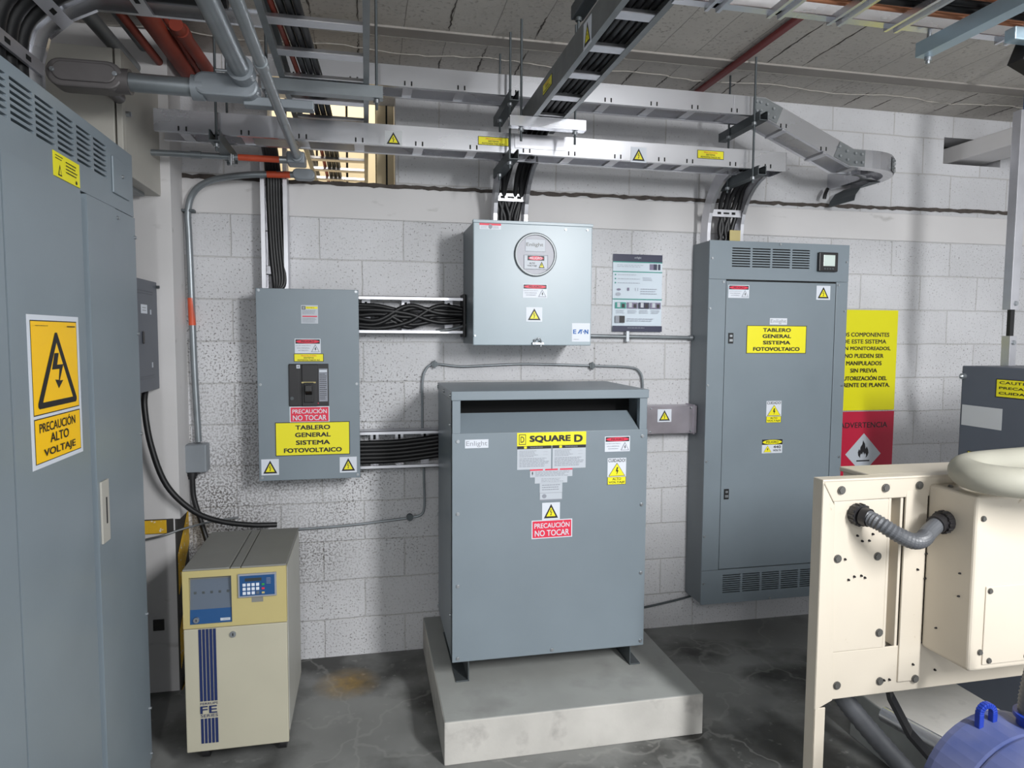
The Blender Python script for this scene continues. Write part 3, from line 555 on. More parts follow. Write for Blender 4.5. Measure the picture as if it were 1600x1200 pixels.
ls = [('LOS COMPONENTES', 1.619, 0.86), ('DE ESTE SISTEMA', 1.580, 0.76), ('SON MONITOREADOS,', 1.539, 0.92), ('NO PUEDEN SER', 1.498, 0.68), ('MANIPULADOS', 1.456, 0.62), ('SIN PREVIA', 1.414, 0.47), ('AUTORIZACIÓN DEL', 1.372, 0.83), ('GERENTE DE PLANTA.', 1.331, 0.94)]
sw, sx = 0.405, 2.798
on_wall('wall_sign', 'yellow notice sign with black text right of the tall panelboard', 'sign', sx, 1.472, sw, 0.574, [('t', a, 0.47, (z-1.185)/0.574, ww*0.92, 0.040 if 'Ó' not in a else 0.050, 'ink', 0.02) for a, z, ww in ls], 'signyel', 0.004)
FL = [(0.30, 0.02), (0.16, 0.16), (0.12, 0.34), (0.20, 0.52), (0.27, 0.42), (0.30, 0.62), (0.42, 0.78), (0.46, 1.0), (0.60, 0.80), (0.64, 0.62), (0.66, 0.52), (0.73, 0.66), (0.84, 0.48), (0.88, 0.30), (0.80, 0.12), (0.68, 0.02), (0.72, 0.18), (0.62, 0.30), (0.58, 0.18), (0.50, 0.36), (0.42, 0.2), (0.36, 0.28), (0.30, 0.16)]
on_wall('warning_sign', 'crimson flammable warning sign below the yellow notice sign', 'sign', sx+0.008, 0.925, sw-0.012, 0.505, [('t', 'ADVERTENCIA', 0.49, 0.845, 0.80, 0.062, 'ink', 0.012),
        ('p', [(0.5, 0.28), (0.80, 0.51), (0.5, 0.75), (0.20, 0.51)], 'offw'), ('poly', FL, 0.38, 0.46, 0.62, 0.67, 'ink'), ('r', 0.39, 0.425, 0.61, 0.44, 'ink'), ('bars', 0.15, 0.08, 0.9, 0.2, 2, 'ink')], 'signred', 0.004)

# ------------------------------------------------------------------ switchgear cabinet on the left
t = thing('switchgear_cabinet', 'large grey switchgear cabinet with a yellow high-voltage sticker at the left edge', 'cabinet', (-1.1, 1.75, 0))
fx = -0.78
b = MB(); b.box(-1.45, fx-0.02, 0.9, 2.598, 0.02, 2.205); b.build('body', 'grey', t, 0.004)
def xplate(y0, y1, z0, z1, holes=(), m='grey', name='panel', dx=0.0, thk=0.02, bev=0):
    b = MB(); b.plate((fx+dx, y0, z0), Y, Z, X, y1-y0, z1-z0, thk+dx, list(holes)); return b.build(name, m, t, bev)
y0 = 1.53
vents = [(a-y0, c-y0, 2.078+0.0152*k-2.000, 2.078+0.0152*k+0.0075-2.000) for a, c in ((1.536, 1.640), (1.655, 1.760), (1.776, 1.885), (1.898, 2.001), (2.018, 2.120), (2.139, 2.241), (2.259, 2.361)) for k in range(7)]
xplate(y0, 2.600, 2.0, 2.208, vents, name='header_panel')
b = MB(); b.box(fx-0.0195, fx-0.018, 1.5, 2.5, 2.06, 2.19); b.build('back_plate', 'void', t)
xplate(0.9, 1.527, 2.0, 2.208, name='header_panel')
xplate(0.9, 1.692, 0.10, 1.996, name='door', dx=0.012)
xplate(1.700, 2.118, 0.10, 1.996, name='door', dx=0.012)
xplate(2.118, 2.178, 0.06, 1.996, name='hinge_channel', dx=-0.008, thk=0.02)
xplate(2.178, 2.405, 0.06, 1.996, name='cover_panel', dx=0.006)
xplate(2.405, 2.600, 0.06, 1.996, name='end_panel', dx=0.003)
xplate(0.9, 2.600, 0.0, 0.058, name='kick_plate', dx=-0.004)
part_box(t, 'corner_plate', 'grey', fx, fx+0.006, 2.40, 2.55, 2.045, 2.160, 0.006)
b = MB(); b.box(fx+0.006, fx+0.012, 2.192, 2.250, 0.975, 1.162); b.box(fx+0.011, fx+0.0135, 2.222, 2.230, 1.03, 1.11, 1); b.build('door_handle', ['beigegrey', 'ink'], t, 0.003)
ch = lambda z: [(0.5+(x-0.5)*1, z) for x in (0, 1)]
els = [('r', 0.05, 0.345, 0.95, 0.965, 'ink'), ('r', 0.058, 0.352, 0.942, 0.958, 'amber'), ('r', 0.05, 0.03, 0.95, 0.325, 'ink'), ('r', 0.058, 0.036, 0.942, 0.318, 'amber'),
       ('p', [(0.13, 0.40), (0.15, 0.385), (0.87, 0.385), (0.89, 0.40), (0.89, 0.42), (0.53, 0.885), (0.49, 0.885), (0.13, 0.42)], 'ink'), ('p', [(0.215, 0.425), (0.805, 0.425), (0.51, 0.815)], 'amber'),
       ('p', [(0.46, 0.745), (0.545, 0.745), (0.505, 0.665), (0.63, 0.665), (0.545, 0.555), (0.615, 0.555), (0.52, 0.50), (0.455, 0.565), (0.525, 0.56), (0.545, 0.635), (0.40, 0.635)], 'ink'),
       ('t', 'PRECAUCIÓN', 0.48, 0.268, 0.70, 0.075, 'ink', 0.01), ('t', 'ALTO', 0.5, 0.18, 0.36, 0.062, 'ink', 0.01), ('t', 'VOLTAJE', 0.5, 0.085, 0.62, 0.062, 'ink', 0.01), ('bars', 0.12, 0.925, 0.4, 0.935, 1, 'ink'), ('bars', 0.72, 0.915, 0.92, 0.94, 1, 'ink')]
decal(t, 'high_voltage_sign', (fx+0.0125, 1.922, 1.460), Y, 0.290, 0.368, els, label='amber and white high-voltage warning sign')
decal(t, 'caution_label', (fx+0.0005, 2.065, 2.036), Y, 0.166, 0.064, [('r', 0.0, 0, 1, 0.01, 'ink'), ('bars', 0.08, 0.7, 0.36, 0.92, 2, 'ink'), ('p', [(0.16, 0.1), (0.30, 0.1), (0.23, 0.55)], 'ink'), ('p', [(0.19, 0.15), (0.27, 0.15), (0.23, 0.42)], 'yellow'), ('bars', 0.45, 0.3, 0.9, 0.85, 4, 'ink'), ('e', 0.84, 0.14, 0.03, 0.08, 'ink')], base='yellow')
screws(t, [(fx+0.003, 2.592, z) for z in (1.93, 1.6, 1.25, 0.6, 0.25, 0.08)]+[(fx+0.006, 2.48, 2.11), (fx+0.003, 2.43, 1.97)], X, 0.005)

# ------------------------------------------------------------------ small slate load centre and beige box near the pier
t = thing('load_center', 'small dark grey load centre on the pier behind the switchgear cabinet', 'electrical panel', (-1.0, 3.08, 1.36))
part_box(t, 'enclosure', 'slate', -1.10, -0.884, 2.80, 3.196, 1.366, 1.818)
part_box(t, 'door', 'slate', -0.884, -0.878, 2.80, 3.198, 1.364, 1.82, 0.003)
for z in (1.765, 1.775, 1.415, 1.425): part_box(t, 'rib', 'slate', -0.878, -0.876, 2.86, 3.13, z-0.002, z+0.002, 0.0005)
b = MB(); b.box(-0.878, -0.872, 2.985, 2.998, 1.56, 1.61); b.build('latch', 'blackp', t, 0.002)
b = MB(); b.cyl((-0.90, 3.196, 1.795), (-0.90, 3.17, 1.795), 0.004); b.cyl((-0.878, 3.19, 1.80), (-0.865, 3.19, 1.80), 0.006); b.build('screw', 'dsteel', t)
decal(t, 'paper_label', (-0.8775, 3.015, 1.70), Y, 0.08, 0.036, [('bars', 0.2, 0.2, 0.8, 0.8, 2, 'inkg')])
decal(t, 'paper_label', (-0.8775, 3.10, 1.69), Y, 0.018, 0.02, [], base='offw'); decal(t, 'paper_label', (-0.8775, 3.105, 1.47), Y, 0.016, 0.022, [], base='offw')
t = thing('junction_box', 'large beige-grey box high up beside the switchgear cabinet', 'junction box', (-1.1, 2.98, 2.18))
part_box(t, 'enclosure', 'beigegrey', -1.43, -0.85, 2.775, 3.199, 2.185, 2.615, 0.003)
part_box(t, 'door', 'beigegrey', -1.20, -0.877, 2.748, 2.772, 2.19, 2.617, 0.003)
b = MB(); b.box(-0.870, -0.85, 2.748, 2.776, 2.186, 2.616); b.build('door_frame', 'beigegrey', t, 0.002)
b = MB(); b.cyl((-0.85, 2.79, 2.40), (-0.838, 2.79, 2.40), 0.010, 0, 16); b.box(-0.838, -0.834, 2.786, 2.794, 2.392, 2.408); b.build('lock', 'steel', t)
b = MB(); b.box(-1.2, -0.90, 2.80, 3.15, 2.172, 2.186); b.build('gland_plate', 'galv_dull', t, 0.002)

# ------------------------------------------------------------------ cable trays overhead
def csec(h, f, k=0.003, sg=1):
    q = [(0, 0), (f, 0), (f, k), (k, k), (k, h-k), (f, h-k), (f, h), (0, h)]
    return q if sg > 0 else [(-a, c) for a, c in q][::-1]
def rung_x(par, x, y0, y1, z, m='alu'):
    b = MB(); b.sweep([(x, y0, z), (x, y1, z)], [(-0.02, 0), (0.02, 0), (0.02, 0.003), (0.014, 0.016), (-0.014, 0.016), (-0.02, 0.003)], upv=Z); b.build('rung', m, par)
def slots_on(b, x, y, z, m=1):
    for d in (-0.014, 0.014): b.box(x+d-0.003, x+d+0.003, y-0.0008, y+0.001, z, z+0.018, m)
# lower tray
t = thing('cable_tray', 'lower aluminium ladder tray along the white wall, with hazard labels', 'cable tray', (0.58, 3.0, 2.383))
marks = [-0.692, -0.462, -0.243, -0.021, 0.223, 0.452, 0.683, 0.886, 1.099, 1.308, 1.445, 1.66, 1.84]
b = MB(); b.sweep([(-0.795, 2.92, 2.384), (1.935, 2.92, 2.381)], csec(0.084, 0.02), lat=Y)
for x in marks: slots_on(b, x, 2.92, 2.388)
b.build('side_rail', ['galv', 'void'], t)
b = MB(); b.sweep([(-0.795, 3.07, 2.384), (1.96, 3.07, 2.381)], csec(0.084, 0.02, sg=-1), lat=Y); b.build('side_rail', 'galv', t)
for x in marks: rung_x(t, x, 2.924, 3.066, 2.386)
part_box(t, 'end_plate', 'galv', 1.933, 1.936, 2.92, 3.07, 2.381, 2.465, 0.001)
part_box(t, 'splice_plate', 'alu', 0.63, 0.86, 2.917, 2.9195, 2.405, 2.466, 0.001)
tri_label(t, (0.117, 2.9195, 2.412), 0.070, 0.060, base='vinyl'); tri_label(t, (1.197, 2.9195, 2.410), 0.074, 0.066)
precaucion_sistema(t, (0.538, 2.9195, 2.427), 0.134, 0.036); precaucion_sistema(t, (1.547, 2.9195, 2.431), 0.132, 0.038)
# upper tray with the sloping elbow into the wall
t = thing('cable_tray', 'upper ladder tray at ceiling level ending in a sloped elbow on the right', 'cable tray', (0.9, 3.0, 2.624))
marks = [-0.26, -0.04, 0.179, 0.400, 0.62, 0.84, 1.050, 1.266, 1.464, 1.66]
def up_path(y): return [(-0.43, y, 2.624), (1.80, y, 2.622), (2.275, y, 2.420), (2.385, y, 2.418)]
def arc(cx, cy, r, z, n=8): return [(cx+r*math.sin(a), cy-r*math.cos(a), z) for a in [k*math.pi/2/n for k in range(n+1)]]
b = MB(); b.sweep(up_path(2.92)[:3]+[(2.34, 2.92, 2.419)], csec(0.085, 0.02), lat=Y)
for x in marks: slots_on(b, x, 2.92, 2.629)
for f in (0.15, 0.75): slots_on(b, 1.86+f*0.36, 2.92, 2.60-f*0.153)
b.build('side_rail', ['galv', 'void'], t)
b = MB(); b.sweep(up_path(3.07), csec(0.085, 0.02, sg=-1), lat=Y); b.build('side_rail', 'galv', t)
b = MB(); b.sweep([(2.34, 2.92, 2.419)]+arc(2.40, 3.18, 0.26, 2.418)+[(2.66, W-0.002, 2.418)], csec(0.085, 0.045), upv=Z); b.build('elbow_outer_rail', 'galv', t)
b = MB(); b.sweep(arc(2.40, 3.18, 0.11, 2.418)+[(2.51, W-0.002, 2.418)], csec(0.085, 0.03, sg=-1), upv=Z); b.build('elbow_inner_rail', 'galv', t)
for x in marks: rung_x(t, x, 2.924, 3.066, 2.627)
for x, z in ((1.93, 2.567), (2.15, 2.473), (2.33, 2.422)): rung_x(t, x, 2.924, 3.066, z)
b = MB(); b.obox((2.54, 3.10, 2.421), (0.09, 0.05, 0), (-0.02, 0.04, 0), (0, 0, 0.015)); b.build('rung', 'alu', t)
def splice(par, x0, z0, x1, z1, x2, z2, y=2.917):
    b = MB(); b.sweep([(x0, y, z0), (x1, y, z1), (x2, y, z2)], [(0, 0.004), (0.0025, 0.004), (0.0025, 0.081), (0, 0.081)], lat=Y); b.build('splice_plate', 'galv_dull', par)
    for (a, c), (d, e) in (((x0, z0), (x1, z1)), ((x1, z1), (x2, z2))):
        for f, g in ((0.35, 0.02), (0.75, 0.06), (0.3, 0.062), (0.8, 0.022)):
            bb = MB(); p = V((a+(d-a)*f, y, c+(e-c)*f+g)); bb.cyl(p, p+V((0, -0.009, 0)), 0.006, 0, 8); bb.build('bolt', 'steel', par)
splice(t, 1.755, 2.622, 1.80, 2.622, 1.875, 2.590); splice(t, 2.185, 2.458, 2.275, 2.420, 2.355, 2.419)
part_box(t, 'splice_plate', 'alu', 1.655, 1.66, 2.917, 2.9195, 2.626, 2.706, 0.0005)
b = MB(); b.sweep(arc(2.40, 3.18, 0.263, 2.425)[3:7], [(-0.001, 0), (0.0, 0), (0.0, 0.07), (-0.001, 0.07)], upv=Z); b.build('joint_plate', 'galv_dull', t)
pt = lambda a, r, z: V((2.40+r*math.sin(a), 3.18-r*math.cos(a), z))
for a in (0.62, 0.72, 0.98, 1.08):
    for z in (2.442, 2.478):
        b = MB(); p = pt(a, 0.263, z); b.cyl(p, p+V((math.sin(a), -math.cos(a), 0))*0.008, 0.006, 0, 8); b.build('bolt', 'steel', t)
b = MB(); p = [pt(a, 0.2655, z) for z, ar in ((2.462, (1.12, 1.22, 1.32, 1.42)), (2.492, (1.42, 1.32, 1.22, 1.12))) for a in ar]
for k in range(3):
    q = [pt(1.12+0.1*k, 0.2655, 2.462), pt(1.22+0.1*k, 0.2655, 2.462), pt(1.22+0.1*k, 0.2655, 2.494), pt(1.12+0.1*k, 0.2655, 2.494)]; b.face(q, 0)
    q2 = [x+(x-pt(1.2, 0.0, x.z)).normalized()*0.0005 for x in q]; q2[0].z = q2[1].z = 2.482; b.face(q2, 1)
b.build('warning_label', ['white', 'red'], t)
b = MB(); b.sweep([(2.640, 3.25, 2.417), (2.575, 3.25, 2.410), (2.525, 3.25, 2.385), (2.495, 3.25, 2.345), (2.488, 3.25, 2.315)], [(-0.10, 0), (0.10, 0), (0.10, 0.003), (-0.10, 0.003)], lat=Y); b.build('dropout_plate', 'dsteel', t)
b = MB(); b.tube([(2.47, 3.34, 2.41), (2.45, 3.33, 2.38), (2.445, 3.33, 2.355)], 0.010, 0, 8); b.build('cable_stub', 'black', t)

# ladder running overhead toward the viewer (middle)
def ladder_y(name_label, xa, xb, y0, y1, z, rungs, h=0.088, m='galv_dull'):
    t = thing('cable_ladder', name_label, 'cable ladder', ((xa+xb)/2, y1, z))
    b = MB(); b.sweep([(xa, y0, z), (xa, y1, z)], csec(h, 0.02, sg=-1), upv=Z); ra = b.build('side_rail', m, t)
    b = MB(); b.sweep([(xb, y0, z), (xb, y1, z)], csec(h, 0.02), upv=Z); b.build('side_rail', m, t)
    for y in rungs:
        b = MB(); b.sweep([(xa+0.004, y, z+0.002), (xb-0.004, y, z+0.002)], [(-0.022, 0), (0.022, 0), (0.022, 0.003), (0.014, 0.016), (-0.014, 0.016), (-0.022, 0.003)], upv=Z); b.build('rung', 'alu', t)
    return t, ra
t, ra = ladder_y('narrow cable ladder with hazard stickers running overhead from the middle tray toward the viewer', 0.668, 0.812, 1.2, 2.96, 2.486, [1.40, 1.62, 1.85, 2.075, 2.30, 2.525, 2.75])
UY = -Y
tri_label(t, (0.6675, 2.05, 2.522), 0.075, 0.082, UY)
decal(t, 'caution_label', (0.6675, 2.52, 2.532), UY, 0.13, 0.040, [('r', 0.02, 0.06, 0.98, 0.94, 'yellow'), ('t', 'PRECAUCIÓN', 0.5, 0.76, 0.5, 0.22, 'orangeink', 0.012), ('t', 'SISTEMA', 0.5, 0.48, 0.34, 0.17, 'ink', 0.012), ('t', 'FOTOVOLTAICO AC', 0.5, 0.20, 0.74, 0.17, 'ink', 0.012)], base='ink')
for k in range(5):
    b = MB(); xx = 0.692+0.024*k; b.tube([(xx, 1.0, 2.518+0.004*(k % 2)), (xx+0.004, 1.9, 2.52), (xx, 2.6, 2.518), (xx, 3.0, 2.50), (xx, 3.06, 2.44)], 0.0115, 0, 8)
    tag(b.build('power_cable', 'black'), 'black cable lying in the narrow overhead ladder', 'cable', 'cables in the middle overhead ladder')
# wide ladder passing through the wall opening (left)
t, ra = ladder_y('wide cable ladder overhead on the left that passes through the wall opening', -0.285, 0.018, 1.2, 4.5, 2.484, [1.20+0.2235*k for k in range(15)])
t2 = None
for k in range(4):
    b = MB(); xx = -0.222+0.0235*k; b.tube([(xx-0.07, 1.25, 2.516), (xx-0.03, 2.0, 2.516), (xx+0.01, 3.0, 2.516), (xx+0.01, 4.5, 2.516)], 0.0115 if k else 0.009, 0, 8)
    tag(b.build('power_cable', 'black' if k else 'orange'), 'black cable lying in the wide left ladder' if k else 'orange cable at the edge of the wide left ladder', 'cable', 'cables in the wide left ladder' if k else None)
# ladder crossing top right near the viewer
t = thing('cable_ladder', 'cable ladder crossing the top right corner above the cream generator panel', 'cable ladder', (1.6, 1.6, 2.48))
b = MB(); b.sweep([(0.80, 1.745, 2.482), (2.3, 1.745, 2.482)], csec(0.09, 0.03, sg=-1), lat=Y); b.build('side_rail', 'galv', t)
b = MB(); b.sweep([(0.80, 1.36, 2.482), (2.3, 1.36, 2.482)], csec(0.09, 0.03), lat=Y); b.build('side_rail', 'galv', t)
for x in (0.915, 1.10, 1.285, 1.47, 1.66, 1.85):
    b = MB(); b.sweep([(x, 1.364, 2.470), (x, 1.741, 2.470)], [(-0.022, 0), (-0.012, 0), (-0.009, 0.012), (0.009, 0.012), (0.012, 0), (0.022, 0), (0.022, 0.018), (-0.022, 0.018)], upv=Z); b.build('rung', 'galv', t)
for k, (yy, mm) in enumerate(((1.41, 'black'), (1.445, 'black'), (1.48, 'black'), (1.515, 'copper'), (1.55, 'black'), (1.585, 'copper'), (1.62, 'black'), (1.655, 'black'), (1.69, 'copper'))):
    b = MB(); b.tube([(0.70, yy, 2.512), (1.2, yy+0.004, 2.513), (1.7, yy-0.004, 2.512), (2.3, yy, 2.512)] if mm == 'black' else [(0.7, yy, 2.51), (1.2, yy, 2.51), (2.3, yy, 2.51)], 0.0125 if mm == 'black' else 0.009, 0, 8)
    tag(b.build('power_cable' if mm == 'black' else 'pipe', mm), 'black cable in the top right ladder' if mm == 'black' else 'copper-coloured pipe in the top right ladder', 'cable' if mm == 'black' else 'pipe', 'black cables in the top right ladder' if mm == 'black' else 'copper pipes in the top right ladder')
# bent tray feeding the switchgear cabinet
t = thing('cable_tray', 'bent cable tray full of black cables dropping onto the switchgear cabinet', 'cable tray', (-0.9, 2.25, 2.30))
pth = [(-0.30, 0, 2.590), (-0.80, 0, 2.592), (-0.87, 0, 2.555), (-0.935, 0, 2.495), (-0.955, 0, 2.42), (-0.955, 0, 2.207)]
for yy, sg in ((1.62, 1), (2.40, -1)):
    b = MB(); b.sweep([(p[0], yy, p[2]) for p in pth], csec(0.05, 0.015, sg=-sg), lat=-Y); b.build('side_rail', 'galv', t)
for (px_, pz_), ax in (((-0.45, 2.590), 0), ((-0.66, 2.590), 0), ((-0.885, 2.538), 0.75), ((-0.955, 2.40), 1.57)):
    b = MB(); R_ = Matrix.Rotation(-ax, 3, 'Y'); b.obox(V((px_, 1.625, pz_))-R_ @ V((0.02, 0, 0)), R_ @ V((0.04, 0, 0)), (0, 0.772, 0), R_ @ V((0, 0, 0.010)))
    for k in range(5): b.obox(V((px_, 1.80+0.12*k, pz_))-R_ @ V((0.008, 0, 0.001)), R_ @ V((0.014, 0, 0)), (0, 0.03, 0), R_ @ V((0, 0, 0.002)), 1)
    b.build('rung', ['alu', 'void'], t)
for k in range(9):
    yy = 1.80+0.065*k; o = 0.034; lt = k == 5
    b = MB(); b.tube([(-0.25-0.02*k, yy, 2.628), (-0.60, yy, 2.628), (-0.80, yy, 2.628), (-0.895, yy, 2.585), (-0.965, yy, 2.515), (-0.990, yy, 2.43), (-0.990, yy, 2.30), (-0.990, yy, 2.207)], 0.024 if not lt else 0.012, 0, 10, 3)
    tag(b.build('power_cable', 'black' if not lt else 'galv_dull'), 'thick black cable bending down onto the switchgear cabinet' if not lt else 'thin grey cable among the thick black ones in the bent tray', 'cable', 'cables in the bent tray' if not lt else None)
b = MB(); b.tube([(-0.45, 1.72, 2.64), (-0.80, 1.72, 2.64), (-0.90, 1.72, 2.59), (-0.98, 1.72, 2.50), (-0.99, 1.72, 2.207)], 0.012, 0, 10, 3); tag(b.build('power_cable', 'orange'), 'orange cable at the near side of the bent tray', 'cable')

# ------------------------------------------------------------------ trapeze hangers
def strut(par, p0, p1, upv=Z, m='dsteel', k=0.041):
    b = MB(); b.sweep([p0, p1], [(-k/2, 0), (k/2, 0), (k/2, k), (k/2-0.008, k), (k/2-0.008, k-0.003), (k/2-0.003, k-0.003), (k/2-0.003, 0.003), (-k/2+0.003, 0.003), (-k/2+0.003, k-0.003), (-k/2+0.008, k-0.003), (-k/2+0.008, k), (-k/2, k)], upv=upv); return b.build('strut_channel', m, par)
def rod(par, x, y, z0, nuts=()):
    b = MB(); b.cyl((x, y, z0), (x, y, 2.868), 0.005, 0, 8); o = b.build('threaded_rod', 'dsteel', par)
    for z in nuts:
        b = MB(); b.cyl((x, y, z-0.006), (x, y, z+0.006), 0.011, 0, 6); b.build('nut', 'steel', o)
for lab, x, hi, ry, z_lo in (('trapeze hanger with two struts holding both trays left of the middle ladder', 0.612, True, 0.602, 2.339), ('trapeze hanger with two struts under the tray ends at the right', 1.765, True, 1.742, 2.337), ('single strut hanger under the left end of the lower tray', -0.562, False, -0.562, 2.340)):
    t = thing('trapeze_hanger', lab, 'hanger', (x, 3.0, z_lo), 'hangers of the wall trays')
    strut(t, (x, 2.845, z_lo), (x, 3.215, z_lo))
    if hi: strut(t, (x, 2.845, 2.579), (x, 3.215, 2.579))
    for y in (2.885, 3.11): rod(t, ry, y, z_lo-0.03, (z_lo-0.008,)+((2.574,) if hi else ()))
t = thing('trapeze_hanger', 'bright strut hanger under the front end of the middle overhead ladder', 'hanger', (0.73, 2.76, 2.44), 'hangers of the ladders')
strut(t, (0.572, 2.76, 2.444), (0.892, 2.76, 2.444), m='galv')
for x in (0.622, 0.850): rod(t, x, 2.76, 2.39, (2.436,))
t = thing('trapeze_hanger', 'grey strut hanger under the wide ladder beside the thick conduit', 'hanger', (-0.13, 2.55, 2.44), 'hangers of the ladders')
strut(t, (-0.345, 2.55, 2.442), (0.066, 2.55, 2.442), m='conduit')
for x in (0.044, -0.33): rod(t, x, 2.55, 2.405, (2.434,))

# ------------------------------------------------------------------ vertical drops
def drop(lab, xa, xb, zb, cables, bracket_z, loc):
    t = thing('cable_drop', lab, 'cable tray', loc)
    yv = 3.25; R = 0.25
    path = [(yv, zb)]+[(yv-R+R*math.cos(a), 2.135+R*math.sin(a)) for a in [k*math.pi/2/8 for k in range(0, 8)]]
    for x, sg in ((xa, 1), (xb, -1)):
        b = MB(); b.sweep([(x, y, z) for y, z in path], csec(0.075, 0.018, sg=sg) if sg > 0 else csec(0.075, 0.018, sg=-1), lat=X); b.build('side_rail', 'alu', t)
    b = MB(); b.box(xa+0.003, xb-0.003, yv-0.005, yv+0.012, bracket_z-0.018, bracket_z+0.018); b.box((xa+xb)/2-0.05, (xa+xb)/2-0.03, yv-0.006, yv, bracket_z-0.006, bracket_z+0.006, 1); b.box((xa+xb)/2+0.03, (xa+xb)/2+0.05, yv-0.006, yv, bracket_z-0.006, bracket_z+0.006, 1); b.box((xa+xb)/2-0.016, (xa+xb)/2+0.016, yv-0.006, yv, bracket_z-0.004, bracket_z+0.004, 1); b.build('rung', ['alu', 'void'], t)
    for i, f in enumerate(cables):
        x = xa+(xb-xa)*f; e = xa+(xb-xa)*(0.5+(f-0.5)*0.6)
        b = MB(); b.tube([(x, 3.0, 2.425), (x, 3.06, 2.415), (x, 3.19, 2.36), (x+0.01*math.sin(i*2.1), 3.255, 2.27), (e+0.015*math.cos(i*3), 3.275, 2.17), (e, 3.28, zb-0.0)], 0.012, 0, 8)
        tag(b.build('power_cable', 'black'), 'black cable dropping '+lab.split(' dropping ')[1], 'cable', 'cables dropping '+lab.split(' dropping ')[1])
    return t
drop('curved aluminium tray piece dropping into the round-window meter box', 0.600, 0.768, 2.119, [0.12, 0.24, 0.36, 0.62, 0.74, 0.86], 2.262, (0.69, 3.2, 2.119))
t = drop('curved aluminium tray piece dropping into the tall panelboard', 1.715, 1.918, 2.092, [0.35, 0.45, 0.62, 0.72, 0.82], 2.235, (1.81, 3.2, 2.092))
b = MB(); b.box(1.835, 1.895, 3.238, 3.244, 2.095, 2.15); b.build('bracket', 'upshead', t)
t = thing('cable_drop', 'straight vertical tray dropping into the breaker panel at left', 'cable tray', (-0.41, 3.33, 1.807))
for x, sg in ((-0.464, 1), (-0.348, -1)):
    b = MB(); b.sweep([(x, 3.305, 1.808), (x, 3.305, 2.45)], csec(0.085, 0.018, sg=sg), lat=X); b.build('side_rail', 'alu', t)
for z in (1.90, 2.10, 2.31): part_box(t, 'rung', 'alu', -0.461, -0.351, 3.37, 3.385, z-0.02, z+0.02)
for k in range(5):
    x = -0.432+0.012*k
    b = MB(); b.tube([(x, 3.06, 2.43), (x, 3.2, 2.42), (x, 3.315, 2.33), (x, 3.33, 2.2), (x+0.008, 3.32, 2.0), (x+0.02, 3.31, 1.85), (x*0.4-0.235, 3.30, 1.80)], 0.0105, 0, 8)
    tag(b.build('power_cable', 'black'), 'black cable dropping into the breaker panel at left', 'cable', 'cables dropping into the breaker panel')
# short horizontal trays on the wall between boxes
def wall_tray(lab, x0, x1, z0, z1, rungs, loc):
    t = thing('cable_tray', lab, 'cable tray', loc)
    for z, s in ((z0, 1), (z1, -1)):
        b = MB(); b.box(x0, x1, 3.30, 3.39, min(z, z+s*0.003), max(z, z+s*0.003)); b.box(x0, x1, 3.30, 3.303, min(z, z+s*0.016), max(z, z+s*0.016)); b.build('side_rail', 'alu', t)
    for x in rungs:
        b = MB(); b.box(x-0.02, x+0.02, 3.376, 3.39, z0+0.004, z1-0.004); b.box(x-0.006, x+0.006, 3.374, 3.377, z1-0.05, z1-0.025, 1); b.build('rung', ['alu', 'void'], t)
    part_box(t, 'end_plate', 'black', x1-0.002, x1+0.010, 3.285, 3.395, z0-0.015, z1+0.015, 0.002)
    return t
wall_tray('short tray of tangled black cables between breaker panel and meter box', -0.034, 0.462, 1.607, 1.785, [0.0, 0.19, 0.40], (0.2, 3.35, 1.607))
rc = random.Random(3)
for k in range(9):
    z0 = 1.64+0.013*k; z1 = 1.745-0.012*k if k < 6 else 1.66+0.01*(k-6)
    b = MB(); yy = 3.325+0.012*(k % 3)
    b.tube([(-0.05, yy, z0), (0.06, yy-0.008, z0+rc.uniform(-.012, .012)), (0.2, yy-0.004, 1.638+0.0125*((k*5+2) % 9)+rc.uniform(-.005, .005)), (0.34, yy, z1+rc.uniform(-.012, .012)), (0.50, yy, z1*0.6+1.69*0.4)], 0.0105, 0, 8)
    tag(b.build('power_cable', 'black'), 'black cable in the tangled bundle beside the meter box', 'cable', 'cables between breaker panel and meter box')
b = MB(); b.tube([(0.33, 3.31, 1.622), (0.40, 3.30, 1.63), (0.49, 3.31, 1.655)], 0.008, 0, 8); tag(b.build('grey_wire', 'galv_dull'), 'thin grey wire at the low end of the tangled cable bundle', 'cable')
wall_tray('short tray of straight black cables between breaker panel and transformer', -0.034, 0.362, 0.957, 1.140, [0.035, 0.155, 0.28], (0.15, 3.35, 0.957))
for k in range(6):
    b = MB(); z = 0.988+0.0185*k; b.tube([(-0.05, 3.335, z), (0.12, 3.33, z+0.002), (0.25, 3.33, z+0.012), (0.37, 3.33, z+0.026)], 0.0110, 0, 8)
    tag(b.build('power_cable', 'black'), 'black cable in the straight bundle feeding the transformer', 'cable', 'cables between breaker panel and transformer')
# metal duct between transformer and panelboard
t = thing('wireway', 'flat metal wireway with hazard sticker between transformer and panelboard', 'wireway', (1.44, 3.35, 1.09))
part_box(t, 'duct', 'duct', 1.176, 1.712, 3.305, 3.395, 1.091, 1.237, 0.002)
part_box(t, 'end_flange', 'duct', 1.690, 1.697, 3.298, 3.395, 1.086, 1.243, 0.001)
screws(t, [(1.45, 3.305, 1.225), (1.45, 3.305, 1.102), (1.675, 3.298, 1.228), (1.675, 3.298, 1.105)], -Y, 0.004)
tri_label(t, (1.526, 3.3045, 1.188), 0.078, 0.067)

